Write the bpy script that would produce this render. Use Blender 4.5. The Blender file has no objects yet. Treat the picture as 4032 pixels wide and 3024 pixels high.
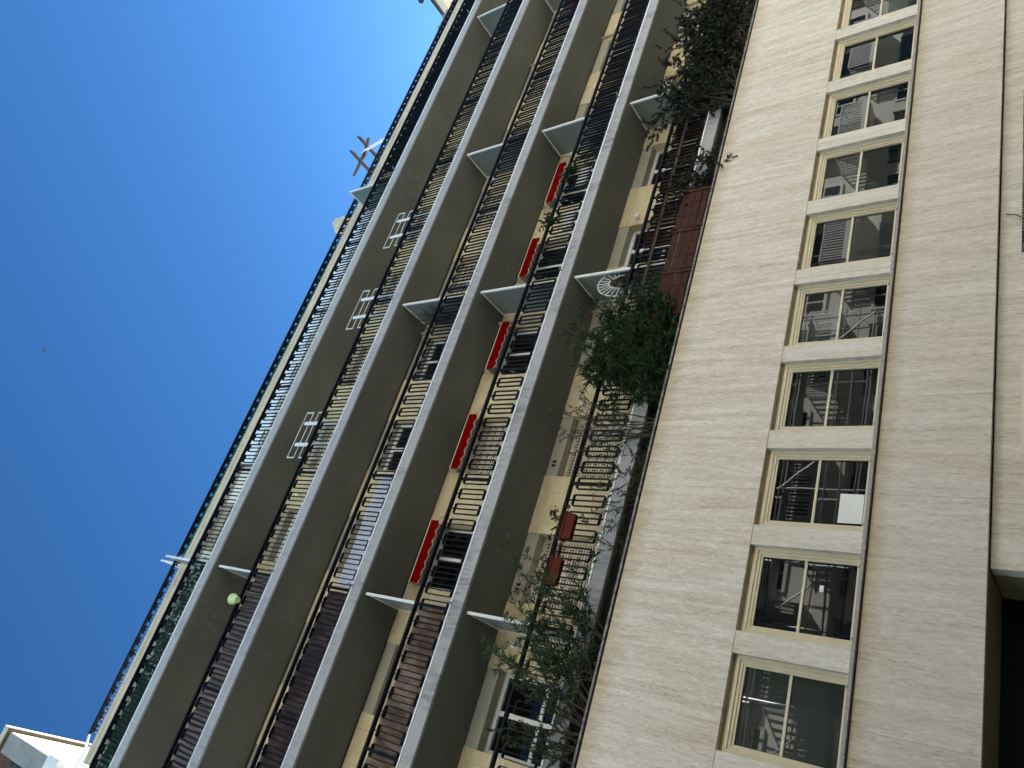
import bpy, math, random
from mathutils import Vector, Matrix
random.seed(7)
S = bpy.context.scene
C = S.collection

# ---------------------------------------------------------------- camera, world, sun
# world axes: X runs along the facade, Y points into the building, Z is up.
# The camera stands at the origin (eye height); the street lies at z = -1.6.
R = [[0.29012642979889125, 0.5587919695930476, -0.7769029472530476],
     [-0.8586087177526868, 0.5105135203652855, 0.04655121183525087],
     [0.4226319019326821, 0.6535499064666491, 0.6278971215304286]]
cam = bpy.data.cameras.new('camera'); co = bpy.data.objects.new('camera', cam); C.objects.link(co)
cam.sensor_fit = 'HORIZONTAL'; cam.sensor_width = 36.0
cam.lens = 3032.5 * 36.0 / 4032.0
cam.clip_start = 0.05; cam.clip_end = 3000
rt = Vector(R[0]); up = -Vector(R[1]); bk = -Vector(R[2])
m = Matrix((rt, up, bk)).transposed().to_4x4()
co.matrix_world = m
S.camera = co

SUN_DIR = Vector((1.9, 1.15, 1.25)).normalized()      # towards the sun
el = math.asin(SUN_DIR.z); az = math.atan2(SUN_DIR.x, SUN_DIR.y)
w = bpy.data.worlds.new('World'); S.world = w; w.use_nodes = True
nt = w.node_tree; nt.nodes.clear()
sky = nt.nodes.new('ShaderNodeTexSky'); sky.sky_type = 'NISHITA'; sky.sun_disc = False
sky.sun_elevation = el; sky.sun_rotation = az
sky.air_density = 1.0; sky.dust_density = 0.12; sky.ozone_density = 2.5; sky.altitude = 50
hs = nt.nodes.new('ShaderNodeHueSaturation'); hs.inputs['Saturation'].default_value = 1.0
hs.inputs['Hue'].default_value = 0.5; hs.inputs['Value'].default_value = 0.72
bg = nt.nodes.new('ShaderNodeBackground'); bg.inputs['Strength'].default_value = 0.05
wo = nt.nodes.new('ShaderNodeOutputWorld')
tn = nt.nodes.new('ShaderNodeMix'); tn.data_type = 'RGBA'; tn.blend_type = 'MULTIPLY'; tn.inputs[0].default_value = 1.0
tn.inputs[7].default_value = (0.49, 0.715, 0.77, 1)
nt.links.new(sky.outputs[0], hs.inputs['Color']); nt.links.new(hs.outputs[0], tn.inputs[6]); gm = nt.nodes.new('ShaderNodeGamma'); gm.inputs[1].default_value = 1.42
nt.links.new(tn.outputs[2], gm.inputs[0]); nt.links.new(gm.outputs[0], bg.inputs[0]); nt.links.new(bg.outputs[0], wo.inputs[0])

sl = bpy.data.lights.new('sun', 'SUN'); sl.energy = 5.0; sl.angle = math.radians(0.5); sl.color = (1.0, 0.98, 0.93)
so = bpy.data.objects.new('sun', sl); C.objects.link(so)
so.rotation_euler = (-SUN_DIR).to_track_quat('-Z', 'Y').to_euler()
so.location = (0, 0, 60)

S.render.engine = 'CYCLES'
S.view_settings.view_transform = 'Standard'; S.view_settings.look = 'None'
S.view_settings.exposure = 2.5; S.view_settings.gamma = 1.0
S.cycles.max_bounces = 8; S.cycles.diffuse_bounces = 5; S.cycles.glossy_bounces = 4
S.cycles.transparent_max_bounces = 12

# ---------------------------------------------------------------- materials
class NT:
    def __init__(s, name):
        s.m = bpy.data.materials.new(name); s.m.use_nodes = True; s.t = s.m.node_tree
        s.b = s.t.nodes['Principled BSDF']; s.out = s.t.nodes['Material Output']
    def n(s, ty, **kw):
        x = s.t.nodes.new(ty)
        for k, v in kw.items(): setattr(x, k, v)
        return x
    def l(s, a, b): s.t.links.new(a, b)
    def pos(s, sc=(1, 1, 1), off=None):
        g = s.n('ShaderNodeNewGeometry'); mp = s.n('ShaderNodeVectorMath', operation='MULTIPLY')
        s.l(g.outputs['Position'], mp.inputs[0]); mp.inputs[1].default_value = sc
        if off is None: return mp.outputs[0]
        ad = s.n('ShaderNodeVectorMath', operation='ADD'); s.l(mp.outputs[0], ad.inputs[0])
        if isinstance(off, tuple): ad.inputs[1].default_value = off
        else: s.l(off, ad.inputs[1])
        return ad.outputs[0]
    def noise(s, vec, scale=1, detail=4, rough=0.55, dist=0.0):
        x = s.n('ShaderNodeTexNoise'); s.l(vec, x.inputs['Vector'])
        x.inputs['Scale'].default_value = scale; x.inputs['Detail'].default_value = detail
        x.inputs['Roughness'].default_value = rough; x.inputs['Distortion'].default_value = dist
        return x.outputs[0]
    def ramp(s, fac, stops):
        r = s.n('ShaderNodeValToRGB'); s.l(fac, r.inputs[0]); e = r.color_ramp.elements
        e[0].position = stops[0][0]; e[0].color = (*stops[0][1], 1) if not isinstance(stops[0][1], float) else (stops[0][1],) * 3 + (1,)
        e[1].position = stops[-1][0]; e[1].color = (*stops[-1][1], 1) if not isinstance(stops[-1][1], float) else (stops[-1][1],) * 3 + (1,)
        for p, c in stops[1:-1]:
            q = e.new(p); q.color = (*c, 1) if not isinstance(c, float) else (c, c, c, 1)
        return r.outputs[0]
    def mix(s, fac, a, b, bt='MIX'):
        x = s.n('ShaderNodeMix', data_type='RGBA', blend_type=bt)
        if isinstance(fac, float): x.inputs[0].default_value = fac
        else: s.l(fac, x.inputs[0])
        for i, v in ((6, a), (7, b)):
            if isinstance(v, tuple): x.inputs[i].default_value = (*v, 1)
            else: s.l(v, x.inputs[i])
        return x.outputs[2]
    def math(s, op, a, b=None):
        x = s.n('ShaderNodeMath', operation=op)
        for i, v in ((0, a), (1, b)):
            if v is None: continue
            if isinstance(v, (int, float)): x.inputs[i].default_value = v
            else: s.l(v, x.inputs[i])
        return x.outputs[0]
    def bump(s, h, st=0.3, d=0.01):
        x = s.n('ShaderNodeBump'); x.inputs['Strength'].default_value = st; x.inputs['Distance'].default_value = d
        s.l(h, x.inputs['Height']); s.l(x.outputs[0], s.b.inputs['Normal'])
    def base(s, c):
        if isinstance(c, tuple): s.b.inputs['Base Color'].default_value = (*c, 1)
        else: s.l(c, s.b.inputs['Base Color'])
    def rough(s, r):
        if isinstance(r, float): s.b.inputs['Roughness'].default_value = r
        else: s.l(r, s.b.inputs['Roughness'])

def simple(name, c, rough=0.6, var=0.25, scale=3.0, metal=0.0, bump=0.0, stretch=(1, 1, 1), spec=None):
    t = NT(name); v = t.pos(stretch)
    n1 = t.noise(v, scale, 5, 0.6); n2 = t.noise(v, scale * 9, 3, 0.6)
    f = t.math('ADD', t.math('MULTIPLY', n1, 0.7), t.math('MULTIPLY', n2, 0.3))
    lo = tuple(x * (1 - var) for x in c); hi = tuple(min(1, x * (1 + var)) for x in c)
    t.base(t.ramp(f, [(0.3, lo), (0.7, hi)])); t.rough(rough); t.b.inputs['Metallic'].default_value = metal
    if spec is None and rough >= 0.6 and metal == 0: spec = 0.18
    if spec is not None: t.b.inputs['Specular IOR Level'].default_value = spec
    if bump: t.bump(f, bump, 0.01)
    return t.m

def sepx(t, v):
    x = t.n('ShaderNodeSeparateXYZ'); t.l(v, x.inputs[0]); return x.outputs

def travertine(name, slab, base_lo, base_mid, base_hi, ripple=1.0):
    t = NT(name); p = t.pos((1, 1, 1)); xyz = sepx(t, p)
    cell = t.math('FLOOR', t.math('DIVIDE', xyz[0], slab))
    off = t.n('ShaderNodeCombineXYZ'); t.l(t.math('MULTIPLY', cell, 13.7), off.inputs[0]); t.l(t.math('MULTIPLY', cell, 5.3), off.inputs[2])
    # broad soft bands running up the slab
    v1 = t.pos((5.0, 1.0, 0.35), off.outputs[0]); a = t.noise(v1, 1.6, 5, 0.6, 0.4)
    # wavy crinkles
    v2 = t.pos((17.0, 1.0, 5.2), off.outputs[0]); b = t.noise(v2, 1.5, 5, 0.62, 1.6 * ripple)
    # fine hairs
    v3 = t.pos((70.0, 1.0, 6.0), off.outputs[0]); c = t.noise(v3, 1.0, 3, 0.6, 0.6)
    f = t.math('ADD', t.math('ADD', t.math('MULTIPLY', a, 0.36), t.math('MULTIPLY', b, 0.34)), t.math('MULTIPLY', c, 0.30))
    col = t.ramp(f, [(0.37, base_lo), (0.485, base_mid), (0.60, base_hi)])
    # pits, longer than wide
    v4 = t.pos((24.0, 1.0, 7.5), off.outputs[0]); pit = t.noise(v4, 1.0, 4, 0.68, 0.8)
    pm = t.ramp(pit, [(0.63, 0.0), (0.72, 1.0)])
    col = t.mix(t.math('MULTIPLY', pm, 0.5), col, (0.17, 0.135, 0.10))
    # pinkish / greenish clouds
    cl = t.noise(t.pos((1.1, 1, 0.5), off.outputs[0]), 1.0, 3, 0.5)
    col = t.mix(t.math('MULTIPLY', t.ramp(cl, [(0.45, 0.0), (0.7, 1.0)]), 0.35), col, t.mix(1.0, col, (0.93, 0.86, 0.76), 'MULTIPLY'))
    # brown shade under the cap and sill, painted into the stone colour
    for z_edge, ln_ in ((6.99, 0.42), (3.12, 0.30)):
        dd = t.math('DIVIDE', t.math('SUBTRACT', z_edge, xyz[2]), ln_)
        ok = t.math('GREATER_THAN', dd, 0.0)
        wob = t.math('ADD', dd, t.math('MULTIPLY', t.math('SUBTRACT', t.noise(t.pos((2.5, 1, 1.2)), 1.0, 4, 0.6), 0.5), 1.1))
        edge_shade = t.math('MULTIPLY', ok, t.ramp(wob, [(0.05, 0.75), (0.9, 0.0)]))
        col = t.mix(edge_shade, col, t.mix(1.0, col, (0.72, 0.58, 0.38), 'MULTIPLY'))
    # slab joints
    fr = t.math('FRACT', t.math('DIVIDE', xyz[0], slab))
    j = t.math('LESS_THAN', fr, 0.005)
    col = t.mix(t.math('MULTIPLY', j, 0.45), col, (0.15, 0.12, 0.09))
    t.base(col); t.rough(0.55)
    h = t.math('SUBTRACT', f, t.math('MULTIPLY', pm, 0.6)); t.bump(h, 0.35, 0.006)
    return t.m

M = {}
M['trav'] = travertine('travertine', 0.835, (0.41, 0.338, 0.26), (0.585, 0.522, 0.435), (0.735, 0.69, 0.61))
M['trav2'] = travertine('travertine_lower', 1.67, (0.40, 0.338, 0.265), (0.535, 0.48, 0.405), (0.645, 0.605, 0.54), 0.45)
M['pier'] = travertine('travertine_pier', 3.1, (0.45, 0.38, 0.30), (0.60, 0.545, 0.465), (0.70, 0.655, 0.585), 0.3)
M['sill'] = simple('sill_stone', (0.33, 0.30, 0.28), 0.6, 0.45, 26, bump=0.4)

def fascia_mat():
    t = NT('fascia_render'); p = t.pos((1, 1, 1)); xyz = sepx(t, p)
    big = t.noise(t.pos((0.9, 1, 0.6)), 1.0, 4, 0.6)
    st = t.noise(t.pos((7.0, 1, 0.9)), 1.0, 6, 0.7, 0.5)
    fine = t.noise(t.pos((1, 1, 1)), 14, 4, 0.6)
    clean = t.ramp(fine, [(0.3, (0.345, 0.347, 0.35)), (0.7, (0.385, 0.387, 0.388))])
    mask = t.math('MULTIPLY', t.ramp(big, [(0.50, 0.0), (0.68, 1.0)]), t.ramp(st, [(0.42, 0.0), (0.62, 1.0)]))
    # streaks are worse on the lowest edges
    lev = t.ramp(t.math('DIVIDE', xyz[2], 24.0), [(0.45, 1.0), (0.8, 0.35)])
    fz = t.math('FRACT', t.math('DIVIDE', t.math('SUBTRACT', xyz[2], 7.628), 3.117))       # 0 at a slab's underside
    run = t.ramp(fz, [(0.0, 0.25), (0.04, 0.55), (0.095, 1.0)])
    st2 = t.noise(t.pos((16.0, 1, 1.6), (3, 0, 0)), 1.0, 4, 0.7, 0.3)
    drip = t.math('MULTIPLY', t.ramp(t.math('ADD', st2, t.math('MULTIPLY', run, 0.12)), [(0.56, 0.0), (0.68, 1.0)]), t.ramp(t.noise(t.pos((0.35, 1, 0.5), (1.7, 0, 4.0)), 1.0, 3, 0.6), [(0.42, 0.0), (0.58, 0.9)]))
    mask = t.math('MULTIPLY', t.math('MAXIMUM', mask, t.math('MULTIPLY', drip, 0.65)), lev)
    t.base(t.mix(mask, clean, (0.10, 0.10, 0.095))); t.rough(0.85); t.bump(fine, 0.25, 0.004); return t.m
M['fascia'] = fascia_mat()

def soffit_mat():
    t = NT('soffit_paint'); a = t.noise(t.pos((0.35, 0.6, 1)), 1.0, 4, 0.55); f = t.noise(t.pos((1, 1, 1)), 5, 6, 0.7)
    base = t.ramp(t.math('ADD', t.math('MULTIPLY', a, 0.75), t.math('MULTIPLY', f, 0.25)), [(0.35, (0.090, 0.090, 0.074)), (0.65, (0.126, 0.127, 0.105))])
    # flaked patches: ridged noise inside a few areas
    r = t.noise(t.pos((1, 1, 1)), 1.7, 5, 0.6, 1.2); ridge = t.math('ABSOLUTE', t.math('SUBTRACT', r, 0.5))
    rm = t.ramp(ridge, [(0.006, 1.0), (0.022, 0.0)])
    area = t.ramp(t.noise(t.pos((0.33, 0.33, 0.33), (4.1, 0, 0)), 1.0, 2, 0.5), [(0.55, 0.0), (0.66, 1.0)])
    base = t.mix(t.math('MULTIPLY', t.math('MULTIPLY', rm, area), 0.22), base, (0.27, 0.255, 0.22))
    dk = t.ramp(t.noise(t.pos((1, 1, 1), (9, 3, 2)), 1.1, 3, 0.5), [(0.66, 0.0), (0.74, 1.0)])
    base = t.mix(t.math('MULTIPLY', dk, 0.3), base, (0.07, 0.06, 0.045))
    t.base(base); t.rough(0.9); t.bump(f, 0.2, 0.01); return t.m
M['soffit'] = soffit_mat()

def stone_mat():
    t = NT('yellow_stone'); p = t.pos((1, 1, 1)); xyz = sepx(t, p)
    cy = t.math('FLOOR', t.math('DIVIDE', xyz[2], 0.42)); shift = t.math('MULTIPLY', cy, 0.37)
    xx = t.math('ADD', xyz[0], shift); cx = t.math('FLOOR', t.math('DIVIDE', xx, 0.72))
    comb = t.n('ShaderNodeCombineXYZ'); t.l(cx, comb.inputs[0]); t.l(cy, comb.inputs[1])
    wn = t.n('ShaderNodeTexWhiteNoise'); t.l(comb.outputs[0], wn.inputs[0])
    bl = t.ramp(wn.outputs[0], [(0.0, (0.50, 0.405, 0.235)), (0.5, (0.565, 0.47, 0.285)), (1.0, (0.61, 0.53, 0.355))])
    v = t.noise(t.pos((1, 1, 2.0)), 2.3, 5, 0.6, 1.0)
    col = t.mix(0.55, bl, t.ramp(v, [(0.35, (0.48, 0.37, 0.19)), (0.65, (0.66, 0.57, 0.40))]))
    fz = t.math('FRACT', t.math('DIVIDE', xyz[2], 0.42)); fx = t.math('FRACT', t.math('DIVIDE', xx, 0.72))
    jj = t.math('MAXIMUM', t.math('LESS_THAN', fz, 0.018), t.math('LESS_THAN', fx, 0.010))
    col = t.mix(t.math('MULTIPLY', jj, 0.75), col, (0.26, 0.18, 0.09))
    t.base(col); t.rough(0.75); t.bump(t.math('SUBTRACT', v, jj), 0.2, 0.006); return t.m
M['stone'] = stone_mat()
M['lintel'] = simple('lintel_render', (0.36, 0.335, 0.27), 0.85, 0.12, 2.5, bump=0.1)
M['cream'] = simple('cream_frame', (0.62, 0.545, 0.385), 0.42, 0.05, 5)
M['ochre'] = simple('ochre_soffit_board', (0.27, 0.20, 0.10), 0.6, 0.2, 4)
M['white'] = simple('white_paint', (0.72, 0.72, 0.70), 0.45, 0.06, 5)
M['shutter'] = simple('cream_shutter', (0.66, 0.60, 0.48), 0.5, 0.08, 4)
M['black'] = simple('black_rail_paint', (0.0035, 0.0038, 0.006), 0.6, 0.4, 12, spec=0.2)
M['rubber'] = simple('dark_rubber_trough_shade', (0.011, 0.010, 0.007), 0.9, 0.5, 3)  # near-black: trough shade put into the colour; plain dark on hook and cables
M['void'] = simple('dark_interior', (0.010, 0.010, 0.010), 0.9, 0.3, 3)
M['alu'] = simple('drip_edge_aluminium', (0.86, 0.87, 0.88), 0.3, 0.05, 4, metal=0.1)
M['gutter'] = simple('beige_gutter', (0.52, 0.46, 0.36), 0.5, 0.3, 1.4, stretch=(0.6, 1, 8))
M['capstone'] = simple('dark_lichen_capstone', (0.20, 0.195, 0.17), 0.8, 0.85, 10, bump=0.6)
M['red'] = simple('red_awning_cloth', (0.135, 0.0006, 0.0012), 1.0, 0.18, 6, stretch=(1, 1, 0.3), spec=0.05)
M['grey_metal'] = simple('grey_steel', (0.30, 0.32, 0.34), 0.4, 0.2, 7, metal=0.5)
M['terracotta'] = simple('terracotta_plastic', (0.085, 0.012, 0.006), 0.6, 0.3, 7)
M['lime'] = simple('lime_plastic', (0.62, 0.75, 0.34), 0.4, 0.06, 4)
M['teal'] = simple('teal_canvas', (0.035, 0.17, 0.165), 0.8, 0.5, 2.2, stretch=(1, 1, 0.5))
M['teal2'] = simple('dark_teal_slat', (0.03, 0.075, 0.09), 0.8, 0.5, 5)
M['reed'] = simple('dark_reed', (0.085, 0.066, 0.062), 0.9, 0.6, 22, stretch=(3, 1, 0.3), bump=0.5)
M['thatch'] = simple('grey_thatch', (0.30, 0.285, 0.275), 0.95, 0.4, 20, stretch=(3, 1, 0.4))
M['attic'] = simple('white_attic_render', (0.72, 0.70, 0.63), 0.85, 0.06, 1.0)
M['asphalt'] = simple('asphalt', (0.05, 0.05, 0.052), 0.9, 0.3, 8, bump=0.3)
M['paving'] = simple('pavement_stone', (0.36, 0.34, 0.30), 0.85, 0.2, 3, bump=0.2)
M['concrete'] = simple('shaded_concrete', (0.24, 0.25, 0.25), 0.85, 0.2, 1.5, bump=0.2)
M['plaster'] = simple('sunlit_plaster', (0.79, 0.775, 0.70), 0.9, 0.10, 0.8)
M['tower'] = simple('cream_tower_render', (0.50, 0.47, 0.39), 0.9, 0.10, 0.8)
M['brown'] = simple('brown_painted_wood', (0.050, 0.018, 0.010), 0.75, 0.4, 9, stretch=(0.3, 1, 3), bump=0.2)
M['brownrail'] = simple('weathered_brown_board', (0.06, 0.043, 0.032), 0.8, 0.4, 9, stretch=(0.3, 1, 3))
M['pergola'] = simple('pergola_timber', (0.09, 0.072, 0.055), 0.8, 0.3, 6)
M['shutdark'] = simple('dark_louvre', (0.05, 0.055, 0.055), 0.6, 0.3, 8)
M['tube'] = simple('galvanised_tube', (0.62, 0.64, 0.66), 0.33, 0.15, 9, metal=0.85)
M['soil'] = simple('planter_soil', (0.03, 0.022, 0.015), 0.95, 0.4, 20)
M['bark'] = simple('shrub_bark', (0.045, 0.035, 0.025), 0.85, 0.4, 20)
M['sheet'] = simple('pale_sheet_and_sky_reflection', (0.78, 0.82, 0.90), 0.5, 0.12, 1.3)
M['screen'] = simple('translucent_panel', (0.17, 0.19, 0.175), 0.35, 0.15, 0.9)
M['bird'] = simple('bird_feathers', (0.05, 0.045, 0.04), 0.8, 0.2, 20)
M['cloth2'] = simple('dark_blue_cloth', (0.02, 0.03, 0.05), 0.9, 0.4, 3)

def stripes(name, c1, c2, sx, sz, rough=0.85, thr=(0.42, 0.6), extra=None, dist=0.8):
    t = NT(name); a = t.noise(t.pos((sx, 1, sz)), 1.0, 5, 0.62, dist); b = t.noise(t.pos((1, 1, 1)), 1.6, 3, 0.5)
    col = t.ramp(a, [(thr[0], c1), (thr[1], c2)])
    if extra: col = t.mix(t.ramp(b, [(0.42, 0.0), (0.6, 1.0)]), col, t.mix(1.0, col, extra, 'MULTIPLY'))
    t.base(col); t.rough(rough); t.bump(a, 0.5, 0.01); return t.m
M['wood2'] = stripes('dark_brown_wood_print', (0.020, 0.014, 0.015), (0.135, 0.088, 0.072), 26, 1.6, thr=(0.38, 0.68), extra=(0.55, 0.5, 0.6))
M['wood1'] = stripes('faded_wood_print', (0.16, 0.105, 0.07), (0.36, 0.28, 0.22), 15, 2.2, thr=(0.35, 0.62), extra=(0.50, 0.45, 0.42))

def wavywood():
    t = NT('grey_wavy_canvas'); wv = t.n('ShaderNodeTexWave', wave_type='BANDS', bands_direction='X')
    t.l(t.pos((1.0, 1, 0.33)), wv.inputs['Vector']); wv.inputs['Scale'].default_value = 2.6; wv.inputs['Distortion'].default_value = 5.0
    wv.inputs['Detail'].default_value = 3.0; wv.inputs['Detail Scale'].default_value = 1.2
    n = t.noise(t.pos((24, 1, 2.2)), 1, 4, 0.6, 0.6)
    f = t.math('ADD', t.math('MULTIPLY', wv.outputs[1], 0.5), t.math('MULTIPLY', n, 0.5))
    t.base(t.ramp(f, [(0.25, (0.055, 0.043, 0.038)), (0.75, (0.215, 0.185, 0.165))])); t.rough(0.9); t.bump(f, 0.6, 0.02); return t.m
M['wood3'] = wavywood()

def camo():
    t = NT('green_leaf_netting'); v = t.n('ShaderNodeTexVoronoi'); t.l(t.pos((1, 1, 1)), v.inputs['Vector']); v.inputs['Scale'].default_value = 8.5
    n = t.noise(t.pos((1, 1, 1)), 6, 4, 0.6, 1.5); big = t.noise(t.pos((0.5, 1, 0.5)), 1.0, 2, 0.5)
    col = t.ramp(n, [(0.35, (0.006, 0.020, 0.012)), (0.65, (0.022, 0.055, 0.032))])
    col = t.mix(t.math('MULTIPLY', t.ramp(n, [(0.56, 0.0), (0.60, 1.0)]), t.ramp(big, [(0.45, 0.0), (0.58, 1.0)])), col, (0.50, 0.54, 0.46))
    t.base(col); t.rough(0.9); t.bump(n, 0.8, 0.02); return t.m
M['camo'] = camo()

def glass(name, tint, ior=1.75, rough=0.015):
    t = NT(name); n = t.noise(t.pos((0.6, 0.6, 0.9)), 0.9, 2, 0.4)
    t.base(tint); t.rough(rough); t.b.inputs['IOR'].default_value = ior
    t.bump(n, 0.12, 0.02); return t.m
M['glass'] = glass('window_glass', (0.004, 0.005, 0.004), 1.45)
M['glass2'] = glass('grey_film_glass', (0.03, 0.034, 0.028), 1.5)
M['paleglass'] = glass('pale_sky_glass', (0.42, 0.50, 0.58), 1.6, 0.1)

def leafmat(name, lo, hi):
    t = NT(name); n = t.noise(t.pos((1, 1, 1)), 9, 3, 0.6); big = t.noise(t.pos((1, 1, 1)), 1.7, 2, 0.5)
    f = t.math('ADD', t.math('MULTIPLY', n, 0.6), t.math('MULTIPLY', big, 0.4))
    c = t.ramp(f, [(0.36, lo), (0.64, hi)]); t.base(c); t.rough(0.55)
    t.b.inputs['Specular IOR Level'].default_value = 0.35
    tr = t.n('ShaderNodeBsdfTranslucent'); t.l(c, tr.inputs['Color'])
    mx = t.n('ShaderNodeMixShader'); mx.inputs[0].default_value = 0.2
    t.l(t.b.outputs[0], mx.inputs[1]); t.l(tr.outputs[0], mx.inputs[2]); t.l(mx.outputs[0], t.out.inputs['Surface'])
    return t.m
M['leaf_ole'] = leafmat('oleander_leaf', (0.015, 0.034, 0.010), (0.062, 0.105, 0.038))
M['leaf_bam'] = leafmat('bamboo_leaf', (0.008, 0.022, 0.005), (0.032, 0.072, 0.018))
M['leaf_oli'] = leafmat('olive_leaf', (0.022, 0.030, 0.024), (0.060, 0.074, 0.062))
M['leaf_dark'] = leafmat('dark_shrub_leaf', (0.006, 0.011, 0.006), (0.019, 0.030, 0.013))
M['leaf_vine'] = leafmat('vine_leaf', (0.018, 0.030, 0.008), (0.060, 0.078, 0.022))
M['leaf_dry'] = leafmat('dry_leaf', (0.03, 0.018, 0.010), (0.085, 0.055, 0.03))
M['leaf_grey'] = leafmat('grey_dry_leaf', (0.04, 0.04, 0.032), (0.10, 0.095, 0.08))
M['leaf_blue'] = leafmat('blue_green_needle', (0.008, 0.025, 0.032), (0.025, 0.060, 0.070))

# ---------------------------------------------------------------- mesh helpers
class MB:
    def __init__(s): s.v = []; s.f = []; s.mi = []
    def quad(s, *p, mi=0):
        i = len(s.v); s.v += [tuple(q) for q in p]; s.f.append(tuple(range(i, i + len(p)))); s.mi.append(mi); return s
    def box(s, x0, x1, y0, y1, z0, z1, mi=0):
        i = len(s.v)
        s.v += [(x0, y0, z0), (x1, y0, z0), (x1, y1, z0), (x0, y1, z0), (x0, y0, z1), (x1, y0, z1), (x1, y1, z1), (x0, y1, z1)]
        for f in ((0, 3, 2, 1), (4, 5, 6, 7), (0, 1, 5, 4), (1, 2, 6, 5), (2, 3, 7, 6), (3, 0, 4, 7)):
            s.f.append(tuple(i + k for k in f)); s.mi.append(mi)
        return s
    def extrude_x(s, prof, x0, x1, mi=0):     # closed profile of (y, z) points
        i = len(s.v); n = len(prof)
        s.v += [(x0, y, z) for y, z in prof] + [(x1, y, z) for y, z in prof]
        for k in range(n):
            k2 = (k + 1) % n; s.f.append((i + k, i + k2, i + n + k2, i + n + k)); s.mi.append(mi)
        s.f.append(tuple(i + k for k in range(n))[::-1]); s.f.append(tuple(i + n + k for k in range(n))); s.mi += [mi, mi]
        return s
    def prism(s, pts, ext, mi=0):             # polygon pts extruded by vector ext
        i = len(s.v); n = len(pts); e = Vector(ext)
        s.v += [tuple(p) for p in pts] + [tuple(Vector(p) + e) for p in pts]
        s.f.append(tuple(i + k for k in range(n))); s.f.append(tuple(i + n + k for k in range(n))[::-1]); s.mi += [mi, mi]
        for k in range(n):
            k2 = (k + 1) % n; s.f.append((i + k2, i + k, i + n + k, i + n + k2)); s.mi.append(mi)
        return s
    def tube(s, pts, r, seg=6, mi=0):         # r: number or list
        pts = [Vector(p) for p in pts]; n = len(pts); rr = r if isinstance(r, (list, tuple)) else [r] * n
        i = len(s.v)
        for k, p in enumerate(pts):
            d = (pts[min(k + 1, n - 1)] - pts[max(k - 1, 0)])
            if d.length < 1e-9: d = Vector((0, 0, 1))
            d.normalize(); a = d.cross(Vector((0, 0, 1)))
            if a.length < 0.05: a = d.cross(Vector((1, 0, 0)))
            a.normalize(); b = d.cross(a)
            for q in range(seg):
                t = 2 * math.pi * q / seg; s.v.append(tuple(p + (a * math.cos(t) + b * math.sin(t)) * rr[k]))
        for k in range(n - 1):
            for q in range(seg):
                q2 = (q + 1) % seg
                s.f.append((i + k * seg + q, i + k * seg + q2, i + (k + 1) * seg + q2, i + (k + 1) * seg + q)); s.mi.append(mi)
        s.f.append(tuple(i + q for q in range(seg))[::-1]); s.f.append(tuple(i + (n - 1) * seg + q for q in range(seg))); s.mi += [mi, mi]
        return s
    def lathe(s, c, prof, seg=20, mi=0, axis='Z'):   # prof: (r, h)
        i = len(s.v); c = Vector(c)
        for r, h in prof:
            for q in range(seg):
                t = 2 * math.pi * q / seg
                if axis == 'Z': s.v.append((c.x + r * math.cos(t), c.y + r * math.sin(t), c.z + h))
                else: s.v.append((c.x + r * math.cos(t), c.y + h, c.z + r * math.sin(t)))
        for k in range(len(prof) - 1):
            for q in range(seg):
                q2 = (q + 1) % seg
                s.f.append((i + k * seg + q, i + k * seg + q2, i + (k + 1) * seg + q2, i + (k + 1) * seg + q)); s.mi.append(mi)
        return s
    def build(s, name, mats, parent=None, loc=None, smooth=False):
        me = bpy.data.meshes.new(name); me.from_pydata(s.v, [], s.f)
        if not isinstance(mats, (list, tuple)): mats = [mats]
        for q in mats: me.materials.append(q)
        if len(mats) > 1: me.polygons.foreach_set('material_index', s.mi)
        if smooth: me.polygons.foreach_set('use_smooth', [True] * len(s.f))
        me.update()
        o = bpy.data.objects.new(name, me); C.objects.link(o)
        if loc: o.location = loc
        if parent: adopt(o, parent)
        return o

def wloc(p):
    v = Vector((0, 0, 0))
    while p: v += p.location + (p.matrix_parent_inverse.translation if p.parent else Vector()); p = p.parent
    return v
def adopt(o, parent):                      # keeps the world-space mesh where it is
    o.parent = parent; o.matrix_parent_inverse = Matrix.Translation(-wloc(parent))
def tag(o, label, cat, group=None, kind=None):
    if label: o['label'] = label
    if cat: o['category'] = cat
    if group: o['group'] = group
    if kind: o['kind'] = kind
    return o
def thing(name, loc, label, cat, group=None):
    o = bpy.data.objects.new(name, None); C.objects.link(o); o.location = loc; o.empty_display_size = 0.2
    return tag(o, label, cat, group)
def part_copy(src, parent, dx, dz=0.0):
    o = src.copy(); C.objects.link(o); o.parent = parent
    o.matrix_parent_inverse = src.matrix_parent_inverse.copy(); o.location = src.location + Vector((dx, 0, dz))
    for ch in src.children:
        c = ch.copy(); C.objects.link(c); c.parent = o; c.matrix_parent_inverse = ch.matrix_parent_inverse.copy()
    return o

# ---------------------------------------------------------------- dimensions (metres, relative to the eye)
GZ = -1.6
T = 11.35            # travertine face
D = 11.90            # balcony edge
RR = 12.02           # railing plane
W = 13.21            # wall behind the balconies
XA, XB = -3.5, 34.5  # building ends
ZB = [7.628 + 3.117 * i for i in range(5)]   # slab undersides
TH = 0.31
ROOF = 23.2

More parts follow.
